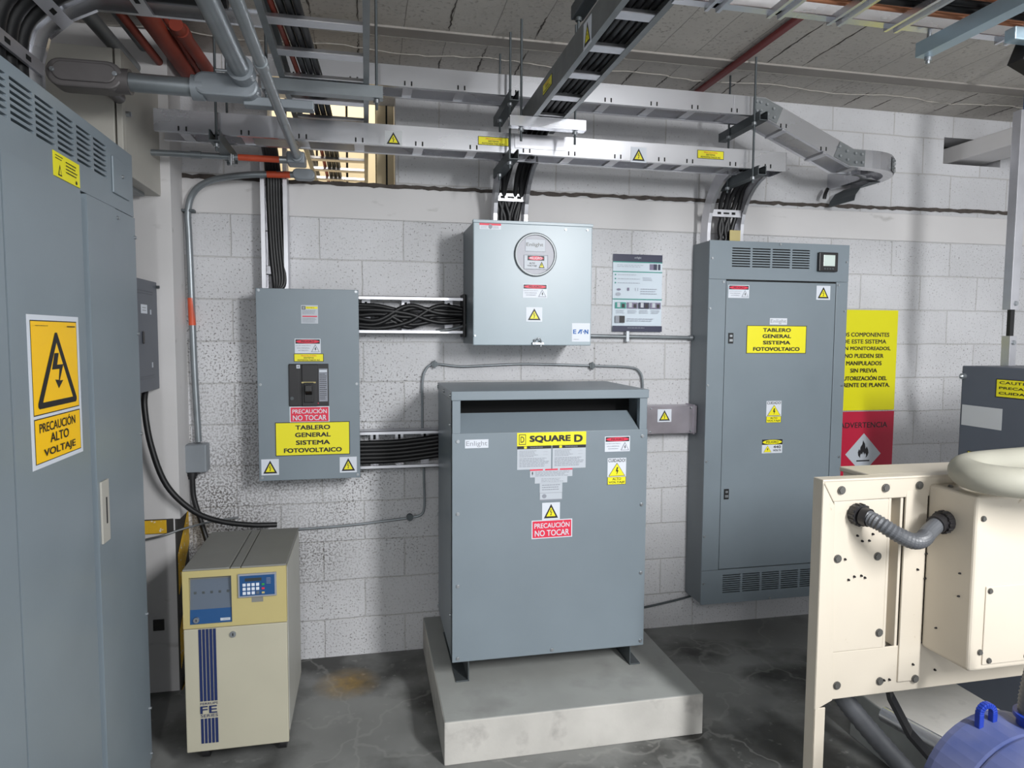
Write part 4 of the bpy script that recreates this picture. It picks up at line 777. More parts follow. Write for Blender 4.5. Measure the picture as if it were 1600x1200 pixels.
# ------------------------------------------------------------------ conduits
t = thing('conduit_run', 'thick grey conduit with oval cover fitting, beside the beige-grey box', 'conduit', (-0.6, 2.5, 2.42))
b = MB()
for sx in range(2): pass
prof = []
def stadium(cx, cz, L, r, n=10): return [(cx+L/2+r*math.sin(a), cz+r*math.cos(a)) for a in [k*math.pi/n for k in range(n+1)]]+[(cx-L/2-r*math.sin(a), cz-r*math.cos(a)) for a in [k*math.pi/n for k in range(n+1)]]
b.prism([(x, 2.462, z) for x, z in stadium(-0.870, 2.425, 0.135, 0.044)], (0, 0.075, 0)); b.cyl((-0.86, 2.53, 2.445), (-0.86, 2.749, 2.445), 0.022, 0, 16)
b.cyl((-0.79, 2.50, 2.420), (-0.745, 2.50, 2.420), 0.040, 0, 20); bd = b.build('conduit_body', 'bronze', t, 0.006)
b = MB(); b.prism([(x, 2.455, z) for x, z in stadium(-0.868, 2.428, 0.125, 0.030)], (0, 0.009, 0)); b.build('cover', 'bronze', bd, 0.004)
screws(bd, [(-0.958, 2.455, 2.428), (-0.778, 2.455, 2.428)], -Y, 0.006)
b = MB(); b.cyl((-0.745, 2.5, 2.420), (-0.53, 2.5, 2.418), 0.030, 0, 20); b.build('pipe', 'conduit', t)
b = MB(); b.prism([(x, 2.46, z) for x, z in stadium(-0.448, 2.425, 0.13, 0.038)], (0, 0.08, 0)); b.cyl((-0.558, 2.5, 2.418), (-0.52, 2.5, 2.418), 0.041, 0, 20); b.cyl((-0.392, 2.46, 2.46), (-0.392, 2.40, 2.46), 0.042, 0, 20)
bd = b.build('conduit_body', 'body', t, 0.008)
b = MB(); b.box(-0.40, -0.17, 2.50, 2.548, 2.375, 2.405); b.build('cover_plate', 'body', bd, 0.004)
b = MB(); b.cyl((-0.392, 2.45, 2.46), (-0.392, 1.0, 2.46), 0.030, 0, 20); b.build('pipe', 'conduit', t)
b = MB(); b.cyl((-0.47, 2.425, 2.455), (-0.39, 2.425, 2.455), 0.005, 0, 8); b.cyl((-0.392, 2.43, 2.46), (-0.392, 2.415, 2.46), 0.040, 0, 12); b.build('locknut', 'steel', t)
t = thing('conduit_run', 'thin grey conduit running overhead in front of the trays', 'conduit', (-0.277, 2.5, 2.345))
b = MB(); b.cyl((-0.277, 1.0, 2.345), (-0.277, 3.03, 2.345), 0.0165, 0, 16); b.cyl((-0.277, 2.02, 2.345), (-0.277, 2.06, 2.345), 0.020, 0, 16); b.build('pipe', 'conduit', t)
b = MB(); b.cyl((-0.277, 2.55, 2.345), (-0.277, 2.63, 2.345), 0.0172, 0, 16); b.build('tape', 'conduit', t)
b = MB(); b.box(-0.320, -0.245, 3.03, 3.13, 2.318, 2.366); b.cyl((-0.277, 3.02, 2.345), (-0.277, 3.06, 2.345), 0.024, 0, 16); b.build('conduit_body', 'body', t, 0.008)
t = thing('conduit_run', 'thin conduit with orange band leaving the beige-grey box under the lower tray', 'conduit', (-0.6, 3.08, 2.34))
b = MB(); b.cyl((-0.85, 3.08, 2.338), (-0.335, 3.08, 2.338), 0.0125, 0, 14); b.build('pipe', 'conduit', t)
b = MB(); b.cyl((-0.516, 3.08, 2.338), (-0.352, 3.08, 2.338), 0.0133, 0, 14); b.build('orange_band', 'orangem', t)
b = MB(); b.cyl((-0.70, 3.08, 2.338), (-0.66, 3.08, 2.338), 0.016, 0, 14); b.build('coupling', 'conduit', t)
b = MB(); b.cyl((-0.352, 3.08, 2.338), (-0.320, 3.08, 2.338), 0.0155, 0, 14); b.build('connector', 'steel', t)
b = MB(); b.box(-0.552, -0.532, 3.062, 3.098, 2.315, 2.345); b.cyl((-0.542, 3.062, 2.30), (-0.542, 3.062, 2.345), 0.005); b.build('strap', 'steel', t, 0.002)
t = thing('conduit_run', 'conduit curving down the wall from the lower tray to a small wall box', 'conduit', (-0.75, 3.36, 1.1))
pp = [(-0.265, 3.28, 2.324), (-0.43, 3.28, 2.318), (-0.56, 3.288, 2.306), (-0.68, 3.325, 2.285), (-0.755, 3.36, 2.24), (-0.786, 3.375, 2.16), (-0.786, 3.378, 2.05), (-0.783, 3.378, 1.87), (-0.778, 3.378, 1.45), (-0.768, 3.378, 1.10)]
b = MB(); b.tube(pp, 0.0145, 0, 14); b.build('pipe', 'conduit', t)
b = MB(); b.tube([(-0.33, 3.28, 2.3215), (-0.43, 3.28, 2.318)], 0.0153, 0, 14, 1); b.build('orange_band', 'orangem', t)
b = MB(); b.tube([(-0.7835, 3.378, 1.765), (-0.781, 3.378, 1.64)], 0.0153, 0, 14, 1); b.build('orange_band', 'orangem', t)
b = MB(); b.box(-0.815, -0.757, 3.362, 3.398, 2.152, 2.164); b.build('strap', 'dsteel', t, 0.002)
b = MB(); b.prism([(x, 3.255, z) for x, z in stadium(-0.270, 2.324, 0.05, 0.024)], (0, 0.05, 0)); b.build('conduit_body', 'body', t, 0.005)
t = thing('wall_box', 'small grey junction box on the wall at the end of the curved conduit', 'junction box', (-0.785, 3.37, 0.96))
part_box(t, 'enclosure', 'body', -0.845, -0.724, 3.325, W-0.001, 0.964, 1.094, 0.006)
part_box(t, 'cover', 'body', -0.843, -0.726, 3.318, 3.325, 0.967, 1.092, 0.003)
b = MB(); b.cyl((-0.795, 3.36, 0.968), (-0.795, 3.36, 0.945), 0.024, 0, 16); b.cyl((-0.795, 3.36, 0.945), (-0.795, 3.36, 0.93), 0.018, 0, 16); b.build('cable_gland', 'black', t)
b = MB(); b.tube([(-0.795, 3.36, 0.935), (-0.790, 3.358, 0.84), (-0.758, 3.35, 0.72), (-0.728, 3.33, 0.62), (-0.70, 3.30, 0.50)], 0.012, 0, 10); b.build('cable', 'black', t)
b = MB(); b.tube([(-0.92, 3.15, 1.37), (-0.918, 3.12, 1.29), (-0.895, 3.11, 1.13), (-0.842, 3.12, 0.955), (-0.745, 3.15, 0.83), (-0.645, 3.2, 0.765), (-0.52, 3.26, 0.725), (-0.42, 3.3, 0.71)], 0.0125, 0, 10)
tag(b.build('power_cable', 'black'), 'thick black cable sagging from the load centre and running behind the cream power unit', 'cable')
b = MB(); b.tube([(-0.97, 3.185, 0.70), (-0.88, 3.175, 0.72), (-0.80, 3.22, 0.735), (-0.70, 3.30, 0.74), (-0.6, 3.37, 0.735)], 0.005, 0, 8); tag(b.build('thin_conduit', 'galv_dull'), 'thin grey wire crossing the striped pier base', 'cable')
# flexible conduit over the transformer
t = thing('flexible_conduit', 'thin bent conduit looping on the wall over the transformer top', 'conduit', (0.8, 3.38, 1.3))
b = MB(); b.tube([(0.269, 3.385, 1.125), (0.269, 3.385, 1.25), (0.270, 3.385, 1.36), (0.283, 3.385, 1.423), (0.327, 3.385, 1.458), (0.461, 3.385, 1.446), (0.65, 3.385, 1.453), (0.823, 3.385, 1.457), (1.167, 3.385, 1.447), (1.36, 3.385, 1.438), (1.415, 3.385, 1.415), (1.434, 3.385, 1.36), (1.436, 3.385, 1.24)], 0.006, 0, 10); b.build('pipe', 'conduit', t)
for x, z in ((0.330, 1.458), (1.15, 1.447)):
    b = MB(); b.cyl((x, 3.396, z), (x, 3.374, z), 0.016, 0, 12); b.box(x-0.004, x+0.004, 3.371, 3.38, z-0.02, z+0.02); b.build('clip', 'dsteel', t)
t = thing('flexible_conduit', 'thin bent conduit below the straight cable tray left of the transformer', 'conduit', (0.1, 3.38, 0.7))
b = MB(); b.tube([(0.275, 3.385, 0.955), (0.277, 3.385, 0.85), (0.278, 3.385, 0.75), (0.263, 3.385, 0.703), (0.207, 3.385, 0.690), (0.08, 3.385, 0.678), (-0.1, 3.385, 0.666), (-0.289, 3.385, 0.660), (-0.55, 3.385, 0.655)], 0.006, 0, 10); b.build('pipe', 'conduit', t)
b = MB(); b.cyl((0.205, 3.396, 0.692), (0.205, 3.374, 0.692), 0.017, 0, 12); b.build('clip', 'dsteel', t)
t = thing('conduit_run', 'straight thin conduit from the meter box to the panelboard under the poster', 'conduit', (1.4, 3.37, 1.6))
b = MB(); b.cyl((1.026, 3.378, 1.604), (1.714, 3.378, 1.596), 0.0095, 0, 12); b.build('pipe', 'conduit', t)
b = MB(); b.box(1.33, 1.348, 3.365, 3.398, 1.572, 1.63); b.build('strap', 'steel', t, 0.002)
b = MB(); b.cyl((1.690, 3.378, 1.596), (1.712, 3.378, 1.596), 0.014, 0, 12); b.build('connector', 'steel', t)
b = MB(); b.tube([(1.2, 3.385, 0.10), (1.50, 3.388, 0.13), (1.70, 3.388, 0.16), (1.84, 3.385, 0.185), (2.1, 3.388, 0.175), (2.5, 3.388, 0.19)], 0.006, 0, 8); tag(b.build('wire', 'dsteel'), 'thin dark wire along the wall below the tall panelboard', 'cable')
b = MB(); b.box(1.83, 1.87, 3.36, 3.398, 0.165, 0.192); tag(b.build('cable_clip', 'black', None, 0.004), 'small black clip holding the wire under the panelboard', 'clip')
# orange and red pipes
for k, (x, r, y0, z, lab) in enumerate(((-0.86, 0.016, 1.9, 2.742, 'thin orange pipe under the ceiling, farthest left of the orange pipes'), (-0.787, 0.036, 1.9, 2.765, 'thick orange pipe under the ceiling above the beige-grey box'), (-0.70, 0.026, 2.9, 2.78, 'short orange pipe end under the ceiling, farthest right of the orange pipes'))):
    b = MB(); b.cyl((x, y0, z), (x+0.02, W-0.02, z), r, 0, 16)
    if k != 1: b.cyl((x+0.006, 2.6 if k == 0 else 2.95, z), (x+0.0065, 2.62 if k == 0 else 3.0, z), r*1.12, 0, 16)
    tag(b.build('orange_pipe', 'orange'), lab, 'pipe')
b = MB(); b.cyl((-0.74, 2.7, 2.80), (-0.715, W-0.02, 2.76), 0.010, 0, 12); tag(b.build('orange_pipe', 'orange'), 'thinnest orange pipe slanting beside the thick orange one', 'pipe')
for k, (x, z, r) in enumerate(((-0.94, 2.71, 0.026), (-0.90, 2.80, 0.022))):
    b = MB(); b.cyl((x, 1.9, z), (x, W-0.02, z), r, 0, 14); tag(b.build('grey_pipe', 'galv_dull'), ('dull grey pipe left of the orange pipes, lower one', 'dull grey pipe left of the orange pipes, upper one')[k], 'pipe')
b = MB(); b.box(1.655, 1.690, 1.8, 3.398, 2.842, 2.862); tag(b.build('red_pipe', 'redpipe', None, 0.006), 'dark red pipe fixed to the ceiling above the right tray end', 'pipe')
b = MB(); b.box(0.672, 0.716, 1.75, 2.245, 2.645, 2.69); tag(b.build('strut_channel', 'dsteel', None, 0.003), 'dark channel bar up beside the middle overhead ladder', 'strut')
for y in (2.215,):
    b = MB(); b.cyl((0.69, y, 2.585), (0.69, y, 2.868), 0.005, 0, 8); b.cyl((0.69, y, 2.63), (0.69, y, 2.642), 0.011, 0, 6); tag(b.build('threaded_rod', 'dsteel'), 'threaded rod hanging beside the middle overhead ladder', 'rod')

# ------------------------------------------------------------------ right side: beam, strut, riser, slate cabinet
b = MB(); b.box(3.372, 3.60, 1.2, W+0.14, 2.632, 2.725); tag(b.build('concrete_beam', 'smooth', None, 0.006), 'pale beam running into the wall opening at upper right', 'beam')
t = ss_ = thing('support_strut', 'pale blue-grey strut under the top right ladder', 'strut', (1.60, 1.6, 2.42))
strut(t, (1.600, 0.9, 2.419), (1.600, 1.765, 2.419), m='skyst')
b = MB(); b.cyl((1.612, 1.752, 2.40), (1.612, 1.752, 2.868), 0.006, 0, 8); b.cyl((1.612, 1.752, 2.408), (1.612, 1.752, 2.42), 0.011, 0, 6); b.build('threaded_rod', 'steel', t)
t = thing('cable_riser', 'bright vertical tray riser standing on the slate cabinet at right edge', 'cable tray', (2.81, 2.52, 1.478))
b = MB(); b.box(2.792, 2.796, 2.507, 2.545, 1.729, 2.595); b.box(2.792, 2.835, 2.503, 2.507, 1.729, 2.595); b.build('upper_cover', 'alu', t, 0.001)
b = MB(); b.box(2.799, 2.803, 2.507, 2.545, 1.479, 1.613); b.box(2.799, 2.835, 2.503, 2.507, 1.479, 1.613); b.build('lower_cover', 'alu', t, 0.001)
screws(t, [(2.819, 2.503, 1.757), (2.819, 2.503, 1.583)], -Y, 0.009)
b = MB(); b.box(2.813, 2.835, 2.52, 2.537, 1.479, 2.595); b.build('back_plate', 'black', t)
for x_ in (2.81, 2.835):
    b = MB(); b.cyl((x_, 2.50, 2.595), (x_, 2.50, 2.868), 0.011, 0, 10); b.build('blue_rod', 'bluerod', t)
b = MB(); b.box(1.765, 1.96, 1.615, 1.65, 2.43, 2.465); b.build('cross_strut', 'skyst', ss_, 0.003); b = MB(); b.obox((1.845, 1.66, 2.40), (0.13, 0, -0.05), (0, 0.05, 0), (0.03, 0, 0.07)); b.build('clamp', 'black', ss_)
t = thing('slate_cabinet', 'dark slate cabinet with yellow caution labels behind the cream generator panel', 'cabinet', (2.9, 2.1, 0))
part_box(t, 'body', 'slate', 2.6, 3.25, 1.45, 2.5491, 0.02, 1.4795, 0.004)
part_box(t, 'lid', 'slate', 2.604, 3.26, 1.46, 2.4871, 1.4795, 1.4810, 0.0005)
part_box(t, 'kick_plate', 'blackp', 2.65, 3.22, 1.48, 2.50, 0.0, 0.03)
b = MB(); b.cyl((2.6, 2.5358, 1.4331), (2.585, 2.5358, 1.4331), 0.013, 0, 14); b.cyl((2.585, 2.5358, 1.4331), (2.576, 2.5358, 1.4331), 0.009, 0, 14, r1=0.004); b.build('knob', 'steel', t)
decal(t, 'caution_label', (2.5995, 2.1003, 1.3933), UY, 0.5527, 0.0774, [('r', 0.006, 0.04, 0.994, 0.96, 'yellow'), ('t', 'CAUTION -High voltage', 0.38, 0.78, 0.70, 0.19, 'ink', 0.01), ('t', 'PRECAUCION -Alto voltaje', 0.42, 0.50, 0.78, 0.17, 'ink', 0.01), ('t', 'CUIDADO -Alta voltagem', 0.40, 0.22, 0.74, 0.17, 'ink', 0.01)], base='ink')
decal(t, 'blank_label', (2.5995, 2.4396, 1.2617), UY, 0.1968, 0.0906, [], base='vinyl')
decal(t, 'caution_label', (2.5995, 2.4396, 1.0639), UY, 0.1194, 0.0829, [('r', 0.03, 0.03, 0.97, 0.97, 'yellow'), ('r', 0.1, 0.15, 0.62, 0.16, 'ink'), ('r', 0.1, 0.86, 0.62, 0.88, 'ink'), ('r', 0.30, 0.15, 0.32, 0.88, 'ink'), ('bars', 0.68, 0.5, 0.92, 0.9, 3, 'ink')], base='ink')

# ------------------------------------------------------------------ generator control frame
t = thing('generator_frame', 'cream steel generator control frame at the right, with grey hose', 'generator', (1.7, 1.85, 0))
gy = 1.8
b = MB(); b.box(1.345, 1.350, gy-0.012, gy+0.034, 0.0, 1.166); b.build('post', 'cream', t, 0.002)
b = MB(); b.prism([(1.345, gy-0.012, 0.0), (1.384, gy-0.012, 0.0), (1.384, gy-0.012, 0.455), (1.345, gy-0.012, 0.455)], (0, 0.004, 0)); b.prism([(1.346, gy-0.014, 0.45), (1.414, gy-0.004, 0.47), (1.394, gy-0.004, 1.09), (1.346, gy-0.014, 1.162)], (0, 0.010, 0)); b.build('post_flange', 'cream', t, 0.004)
b = MB(); b.prism([(1.347, gy-0.010, 1.168), (1.390, gy-0.004, 1.100), (1.640, gy-0.004, 1.103), (1.73, gy-0.004, 1.103), (2.3, gy-0.004, 1.10), (2.3, gy-0.010, 1.172)], (0, 0.006, 0)); b.build('top_flange', 'cream', t, 0.003)
part_box(t, 'top_cap', 'cream', 1.345, 2.3, gy-0.012, gy+0.034, 1.164, 1.172, 0.003)
part_box(t, 'rear_sheet', 'cream', 1.40, 2.3, gy+0.05, gy+0.054, 0.60, 1.11, 0.001)
part_box(t, 'access_panel', 'cream', 1.395, 1.590, gy-0.001, gy+0.012, 0.622, 1.101, 0.003)
b = MB(); b.box(1.590, 1.600, gy, gy+0.05, 0.62, 1.102); b.box(1.635, 1.645, gy+0.002, gy+0.05, 0.62, 1.102); b.build('channel', 'cream', t, 0.002)
b = MB(); b.prism([(1.385, gy, 0.470), (2.3, gy, 0.475), (2.3, gy, 0.624), (1.385, gy, 0.622)], (0, 0.006, 0)); b.build('bottom_rail', 'cream', t, 0.002)
part_box(t, 'strap', 'cream', 1.648, 1.728, gy-0.006, gy+0.002, 0.505, 1.153, 0.002)
b = MB(); xb, yn = 1.73, 1.62; b.box(xb, 2.25, yn, gy-0.002, 0.616, 1.143); tb = b.build('terminal_box', 'cream', t, 0.010, seg=3)
part_box(tb, 'cover_plate', 'cream', 1.774, 2.2, yn-0.004, yn+0.001, 0.636, 0.873, 0.002)
screws(tb, [(x, yn-0.003, z) for x, z in ((1.787, 0.860), (1.796, 0.648))]+[(1.766, yn, 0.675), (1.753, yn, 1.077), (1.93, yn-0.003, 0.65)], -Y, 0.007, 'boltgrey', 'bolt')
screws(tb, [(xb, y, z) for y, z in ((1.79, 0.99), (1.79, 0.92), (1.79, 0.84), (1.665, 0.9), (1.665, 0.83), (1.74, 0.70))], -X, 0.0025, 'ink')
screws(tb, [(1.76, 1.745, 1.143), (1.80, 1.68, 1.143), (1.86, 1.77, 1.143)], Z, 0.006, 'boltgrey', 'bolt')
screws(t, [(x, gy-0.009, z) for x, z in ((1.412, 1.137), (1.568, 1.138), (1.690, 1.141))]+[(1.43, gy, 0.515), (1.585, gy, 0.513), (1.711, gy-0.006, 0.511), (1.414, gy-0.001, 0.921), (1.556, gy-0.001, 0.920), (1.574, gy-0.001, 0.673)], -Y, 0.0105, 'boltgrey', 'bolt')
screws(t, [(x, gy-0.001, z) for x, z in ((1.480, 0.990), (1.535, 0.992), (1.498, 0.972), (1.523, 0.972), (1.44, 0.918), (1.455, 0.852), (1.475, 0.861), (1.50, 0.862), (1.513, 0.855))]+[(1.62, gy, 0.515), (1.60, gy, 0.515), (1.70, gy-0.006, 0.56), (1.70, gy-0.006, 0.87), (1.79, gy, 0.53)], -Y, 0.003, 'ink', 'hole')
b = MB(); b.cyl((1.473, gy+0.002, 1.060), (1.473, gy-0.03, 1.060), 0.032, 0, 16); b.cyl((1.473, gy-0.03, 1.060), (1.480, gy-0.05, 1.058), 0.028, 0, 16)
for k in range(14): a = k*math.pi/7; b.obox((1.473+0.032*math.cos(a)-0.003, gy-0.028, 1.06+0.032*math.sin(a)-0.003), (0.006, 0, 0), (0, 0.02, 0), (0, 0, 0.006))
b.build('hose_coupling', 'blackp', t); b = MB()
b.cyl((1.732, 1.722, 1.043), (1.700, 1.715, 1.043), 0.032, 0, 16); b.cyl((1.70, 1.715, 1.043), (1.675, 1.708, 1.038), 0.028, 0, 16)
for k in range(14): a = k*math.pi/7; b.obox((1.70, 1.715+0.032*math.cos(a)-0.003, 1.043+0.032*math.sin(a)-0.003), (0.02, 0.003, 0), (0, 0.006, 0), (0, 0, 0.006))
b.build('hose_coupling', 'blackp', t)
hp = [(1.476, gy-0.045, 1.059), (1.488, gy-0.085, 1.050), (1.52, gy-0.115, 1.026), (1.565, gy-0.125, 1.005), (1.61, gy-0.115, 1.004), (1.645, gy-0.10, 1.020), (1.685, gy-0.090, 1.040)]
b = MB(); b.tube(hp, 0.022, 0, 20, 9, False, rf=lambda i: 0.0205+0.0035*(i % 2) if i < 42 else 0.0235); b.build('corrugated_hose', 'hosegrey', t)
rb = part_box(t, 'rear_box', 'cream', 1.574, 2.28, 1.860, 1.995, 0.62, 1.158, 0.006)
part_box(rb, 'lid', 'cream', 1.564, 2.30, 1.856, 2.0, 1.150, 1.166, 0.004)
b = MB(); b.tube([(2.10, 1.50, 1.215), (1.92, 1.47, 1.208), (1.80, 1.50, 1.203), (1.735, 1.56, 1.202), (1.722, 1.63, 1.203), (1.76, 1.70, 1.205), (1.86, 1.745, 1.208), (2.10, 1.76, 1.215)], 0.043, 0, 18)
tag(b.build('large_hose', 'creamhose'), 'thick cream hose looping over the generator terminal box', 'hose')
t = thing('machine_base', 'concrete machine base under the generator at lower right', 'plinth', (2.4, 1.9, 0))
b = MB(); b.box(1.895, 2.338, 1.0, 2.30, 0, 0.198, 1); b.box(1.897, 2.336, 1.002, 2.298, 0.19, 0.2, 0); b.build('slab', ['padside', 'pad'], t, 0.006)
t = thing('blue_housing', 'round dusty blue machine housing at the lower right corner', 'generator', (1.55, 1.22, 0))
bc = V((1.553, 1.40, 0.448)); R = 0.205
b = MB(); n = 48; prof = [(0.0, 0.0), (0.14, 0.0), (0.19, 0.003), (0.201, 0.010), (R, 0.03), (R, 0.118), (R-0.002, 0.124), (R-0.010, 0.124), (R-0.010, 0.128), (R-0.002, 0.128), (R, 0.134), (R, 0.34), (0.18, 0.36), (0.0, 0.36)]
for k in range(n):
    a0, a1 = 2*math.pi*k/n, 2*math.pi*(k+1)/n
    q = lambda r, d, a: bc+V((r*math.cos(a), -d, r*math.sin(a)))
    for (ra, da), (rb, db) in zip(prof, prof[1:]):
        if ra == 0: b.face([q(0, da, 0), q(rb, db, a1), q(rb, db, a0)], 0, True)
        elif rb == 0: b.face([q(ra, da, a0), q(ra, da, a1), q(0, db, 0)], 0, True)
        else: b.face([q(ra, da, a0), q(ra, da, a1), q(rb, db, a1), q(rb, db, a0)], 0, True)
b.build('drum', 'blue', t)
b = MB()
for k in range(10):
    a0, a1 = math.pi*k/10, math.pi*(k+1)/10; q = lambda r, a, d: V((1.500+r*math.cos(a), 1.34+d, 0.672+r*math.sin(a)))
    b.prism([q(0.013, a0, 0), q(0.027, a0, 0), q(0.027, a1, 0), q(0.013, a1, 0)], (0, 0.016, 0))
b.box(1.473, 1.487, 1.34, 1.356, 0.63, 0.673); b.box(1.513, 1.527, 1.34, 1.356, 0.63, 0.673); b.build('lifting_eye', 'bluec', t, 0.003)
b = MB(); b.cyl((1.605, 1.30, 0.60), (1.605, 1.30, 0.672), 0.046, 0, 24); b.box(1.56, 1.65, 1.25, 1.35, 0.585, 0.625); b.cyl((1.605, 1.30, 0.672), (1.605, 1.30, 0.682), 0.054, 0, 24); b.build('hose_socket', 'bluec', t, 0.002)
b = MB(); b.tube([(1.605, 1.30, 0.678), (1.607, 1.302, 0.72), (1.625, 1.31, 0.757), (1.665, 1.33, 0.782), (1.75, 1.36, 0.79)], 0.044, 0, 16, 10, True, rf=lambda i: 0.043+0.0018*(1 if i % 2 else -1)); b.build('corrugated_elbow', 'hosegrey', t)
b = MB(); g = lambda a, y_: V((bc.x+(R+0.001)*math.cos(a), y_, bc.z+(R+0.001)*math.sin(a)))
for k in range(10):
    f0, f1 = -1+k/5, -1+(k+1)/5; w0, w1 = 0.045*(1-abs(f0)), 0.045*(1-abs(f1)); a0, a1 = 1.95-0.22*f0, 1.95-0.22*f1
    b.face([g(a0, 1.165-w0), g(a1, 1.165-w1), g(a1, 1.165+w1), g(a0, 1.165+w0)], 0, True)
b.build('warning_label', 'upshead', t)
for sx in (1.42, 1.646): part_box(t, 'leg', 'bluec', sx, sx+0.04, 1.12, 1.30, 0.0, 0.30)
b = MB(); b.tube([(1.545, 1.93, 0.42), (1.56, 1.91, 0.385), (1.62, 1.86, 0.30), (1.70, 1.80, 0.20), (1.79, 1.74, 0.09), (1.85, 1.70, 0.04)], 0.03, 0, 14, 10, True, rf=lambda i: 0.031+0.0012*(1 if i % 2 else -1)); tag(b.build('corrugated_hose', 'hosegrey'), 'dark grey corrugated hose slanting down under the generator frame', 'hose')
b = MB(); b.sweep([(1.66, 1.88, 0.52), (1.675, 1.86, 0.42), (1.72, 1.82, 0.31), (1.79, 1.77, 0.22), (1.9, 1.7, 0.215)], [(-0.026, 0), (0.026, 0), (0.026, 0.012), (-0.026, 0.012)], lat=(0.75, 0.66, 0)); tag(b.build('flat_hose', 'black'), 'dark flat hose bending under the generator frame beside the blue housing', 'hose')
b = MB(); b.cyl((1.83, 2.05, 0.235), (1.96, 1.5, 0.235), 0.028, 0, 14); tag(b.build('zinc_pipe', 'galv'), 'zinc pipe lying on the machine base behind the blue housing', 'pipe')

# ------------------------------------------------------------------ cream power unit (UPS)
t = thing('power_supply_unit', 'cream and grey floor-standing power unit with blue stripes and keypad', 'power supply', (-0.47, 2.82, 0))
ux0, ux1, uy0, uy1 = -0.655, -0.298, 2.582, 3.07
b = MB(); b.box(ux0+0.004, ux1-0.002, uy0+0.022, uy1, 0.072, 0.742); b.build('body', 'upstop', t, 0.004)
b = MB(); b.box(ux0, ux0+0.160, uy0+0.004, uy1+0.004, 0.742, 0.754); b.box(ux0+0.163, ux0+0.197, uy0+0.004, uy1+0.004, 0.742, 0.753); b.box(ux0+0.200, ux1, uy0+0.004, uy1+0.004, 0.742, 0.754); b.build('top_cover', 'upstop', t, 0.003)
part_box(t, 'side_panel', 'upsside', ux1-0.003, ux1+0.001, uy0+0.03, uy1-0.002, 0.10, 0.735, 0.001)
fp = MB(); fp.box(ux0, ux1, uy0, uy0+0.022, 0.070, 0.533); fp = fp.build('front_panel', 'upsfront', t, 0.003)
bz = MB()
hz0, hz1 = 0.536, 0.748
bz.plate((ux0, uy0, hz0), X, Z, -Y, ux1-ux0, hz1-hz0, 0.024, [(0.022, 0.166, 0.014, 0.188)]);
bz = bz.build('bezel', 'upshead', t)
b = MB(); b.prism([(ux0+0.022, uy0+0.004, hz0+0.014), (ux0+0.166, uy0+0.004, hz0+0.014), (ux0+0.166, uy0+0.010, hz0+0.066), (ux0+0.022, uy0+0.010, hz0+0.066)], (0, 0.003, 0)); b.prism([(ux0+0.022, uy0+0.010, hz0+0.066), (ux0+0.166, uy0+0.010, hz0+0.066), (ux0+0.166, uy0+0.0235, hz0+0.1875), (ux0+0.022, uy0+0.0235, hz0+0.1875)], (0, 0.003, 0), 1)
dp = b.build('display_panel', ['upsblue', 'upssmoke'], t)
for k in range(5): part_box(dp, 'indicator', 'dsteel', ux0+0.034+0.028*k, ux0+0.044+0.028*k, uy0+0.016, uy0+0.022, hz0+0.120, hz0+0.130, 0.001)
b = MB(); b.cyl((ux0+0.044, uy0+0.006, hz0+0.030), (ux0+0.044, uy0-0.003, hz0+0.030), 0.010, 0, 16); b.box(ux0+0.0425, ux0+0.0455, uy0-0.0035, uy0, hz0+0.026, hz0+0.034, 1); b.build('lock', ['steel', 'ink'], dp)
decal(dp, 'maker_label', (ux0+0.142, uy0+0.0045, hz0+0.026), X, 0.034, 0.010, [('bars', 0.3, 0.2, 0.9, 0.8, 1, 'inkg')], base='offw')
kx0, kx1, kz0, kz1 = ux0+0.190, ux0+0.323, hz0+0.105, hz0+0.192
kp = MB(); kp.box(kx0, kx1, uy0-0.008, uy0+0.001, kz0, kz1); kp.box(kx0+0.006, kx1-0.006, uy0-0.0092, uy0-0.008, kz0+0.006, kz1-0.006, 1); kp.box(kx0+0.024, kx0+0.082, uy0-0.010, uy0-0.009, kz1-0.027, kz1-0.015, 2)
kp = kp.build('keypad', ['inkg', 'upsblue', 'lcd'], t, 0.0015)
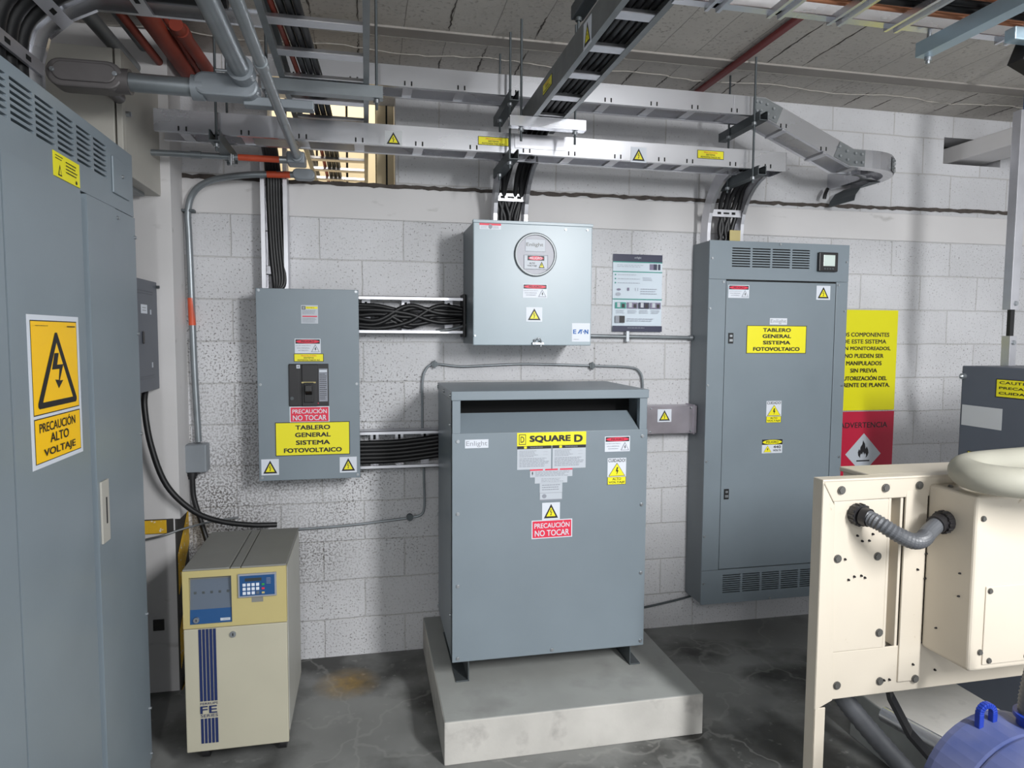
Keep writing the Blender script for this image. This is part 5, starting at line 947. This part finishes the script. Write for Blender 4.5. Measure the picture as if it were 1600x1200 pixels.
for r_ in range(3):
    for c_ in range(4):
        part_box(kp, 'key', 'white' if (r_, c_) != (2, 3) else 'upssmoke', kx0+0.016+0.0155*c_, kx0+0.027+0.0155*c_, uy0-0.0115, uy0-0.009, kz1-0.045-0.0155*r_, kz1-0.034-0.0155*r_, 0.0008)
    part_box(kp, 'key', ('green', 'red', 'upshead')[r_], kx0+0.082, kx0+0.092, uy0-0.0115, uy0-0.009, kz1-0.044-0.0155*r_, kz1-0.037-0.0155*r_, 0.0008)
decal(kp, 'maker_label', (kx0+0.108, uy0-0.0094, kz1-0.028), X, 0.02, 0.028, [('bars', 0.05, 0.05, 0.95, 0.95, 5, 'inkg')], base='upsblue')
b = MB(); b.box(kx0+0.045, kx0+0.085, uy0-0.0008, uy0+0.001, kz0-0.022, kz0-0.004); b.build('finger_recess', 'upstop', t)
b = MB(); b.cyl((-0.487, uy0, 0.505), (-0.487, uy0-0.006, 0.505), 0.011, 0, 16); b.box(-0.489, -0.485, uy0-0.0065, uy0-0.004, 0.50, 0.51, 1); b.build('lock', ['steel', 'ink'], fp)
bars = []
for k in range(5): bars += [('r', 0.2*k+0.005, 0.60, 0.2*k+0.165, 1.0, 'navy'), ('r', 0.2*k+0.005, 0.02, 0.2*k+0.165, 0.235, 'navy')]
decal(fp, 'stripe_emblem', (-0.574, uy0-0.0004, 0.312), X, 0.062, 0.440, [(e[0], e[1], e[2], e[3], e[4], e[5]) for e in bars if e[2] < 0.5]+[('r', e[1], 0.385, e[3], e[4], 'navy') for e in bars if e[2] > 0.5]+[('t', 'FERRUPS', 0.5, 0.365, 0.95, 0.02, 'navy'), ('t', 'FE', 0.47, 0.313, 0.9, 0.062, 'navy', 0.014), ('t', 'SERIES', 0.5, 0.262, 0.95, 0.026, 'navy')], base='upsfront', thk=0.0004)
for x in (ux0+0.05, ux1-0.03):
    for y in (uy0+0.09, uy1-0.05):
        b = MB(); b.cyl((x-0.012, y, 0.026), (x+0.012, y, 0.026), 0.026, 0, 18); b.box(x-0.017, x+0.017, y-0.02, y+0.02, 0.05, 0.074, 1); b.build('caster', ['blackp', 'steel'], t)
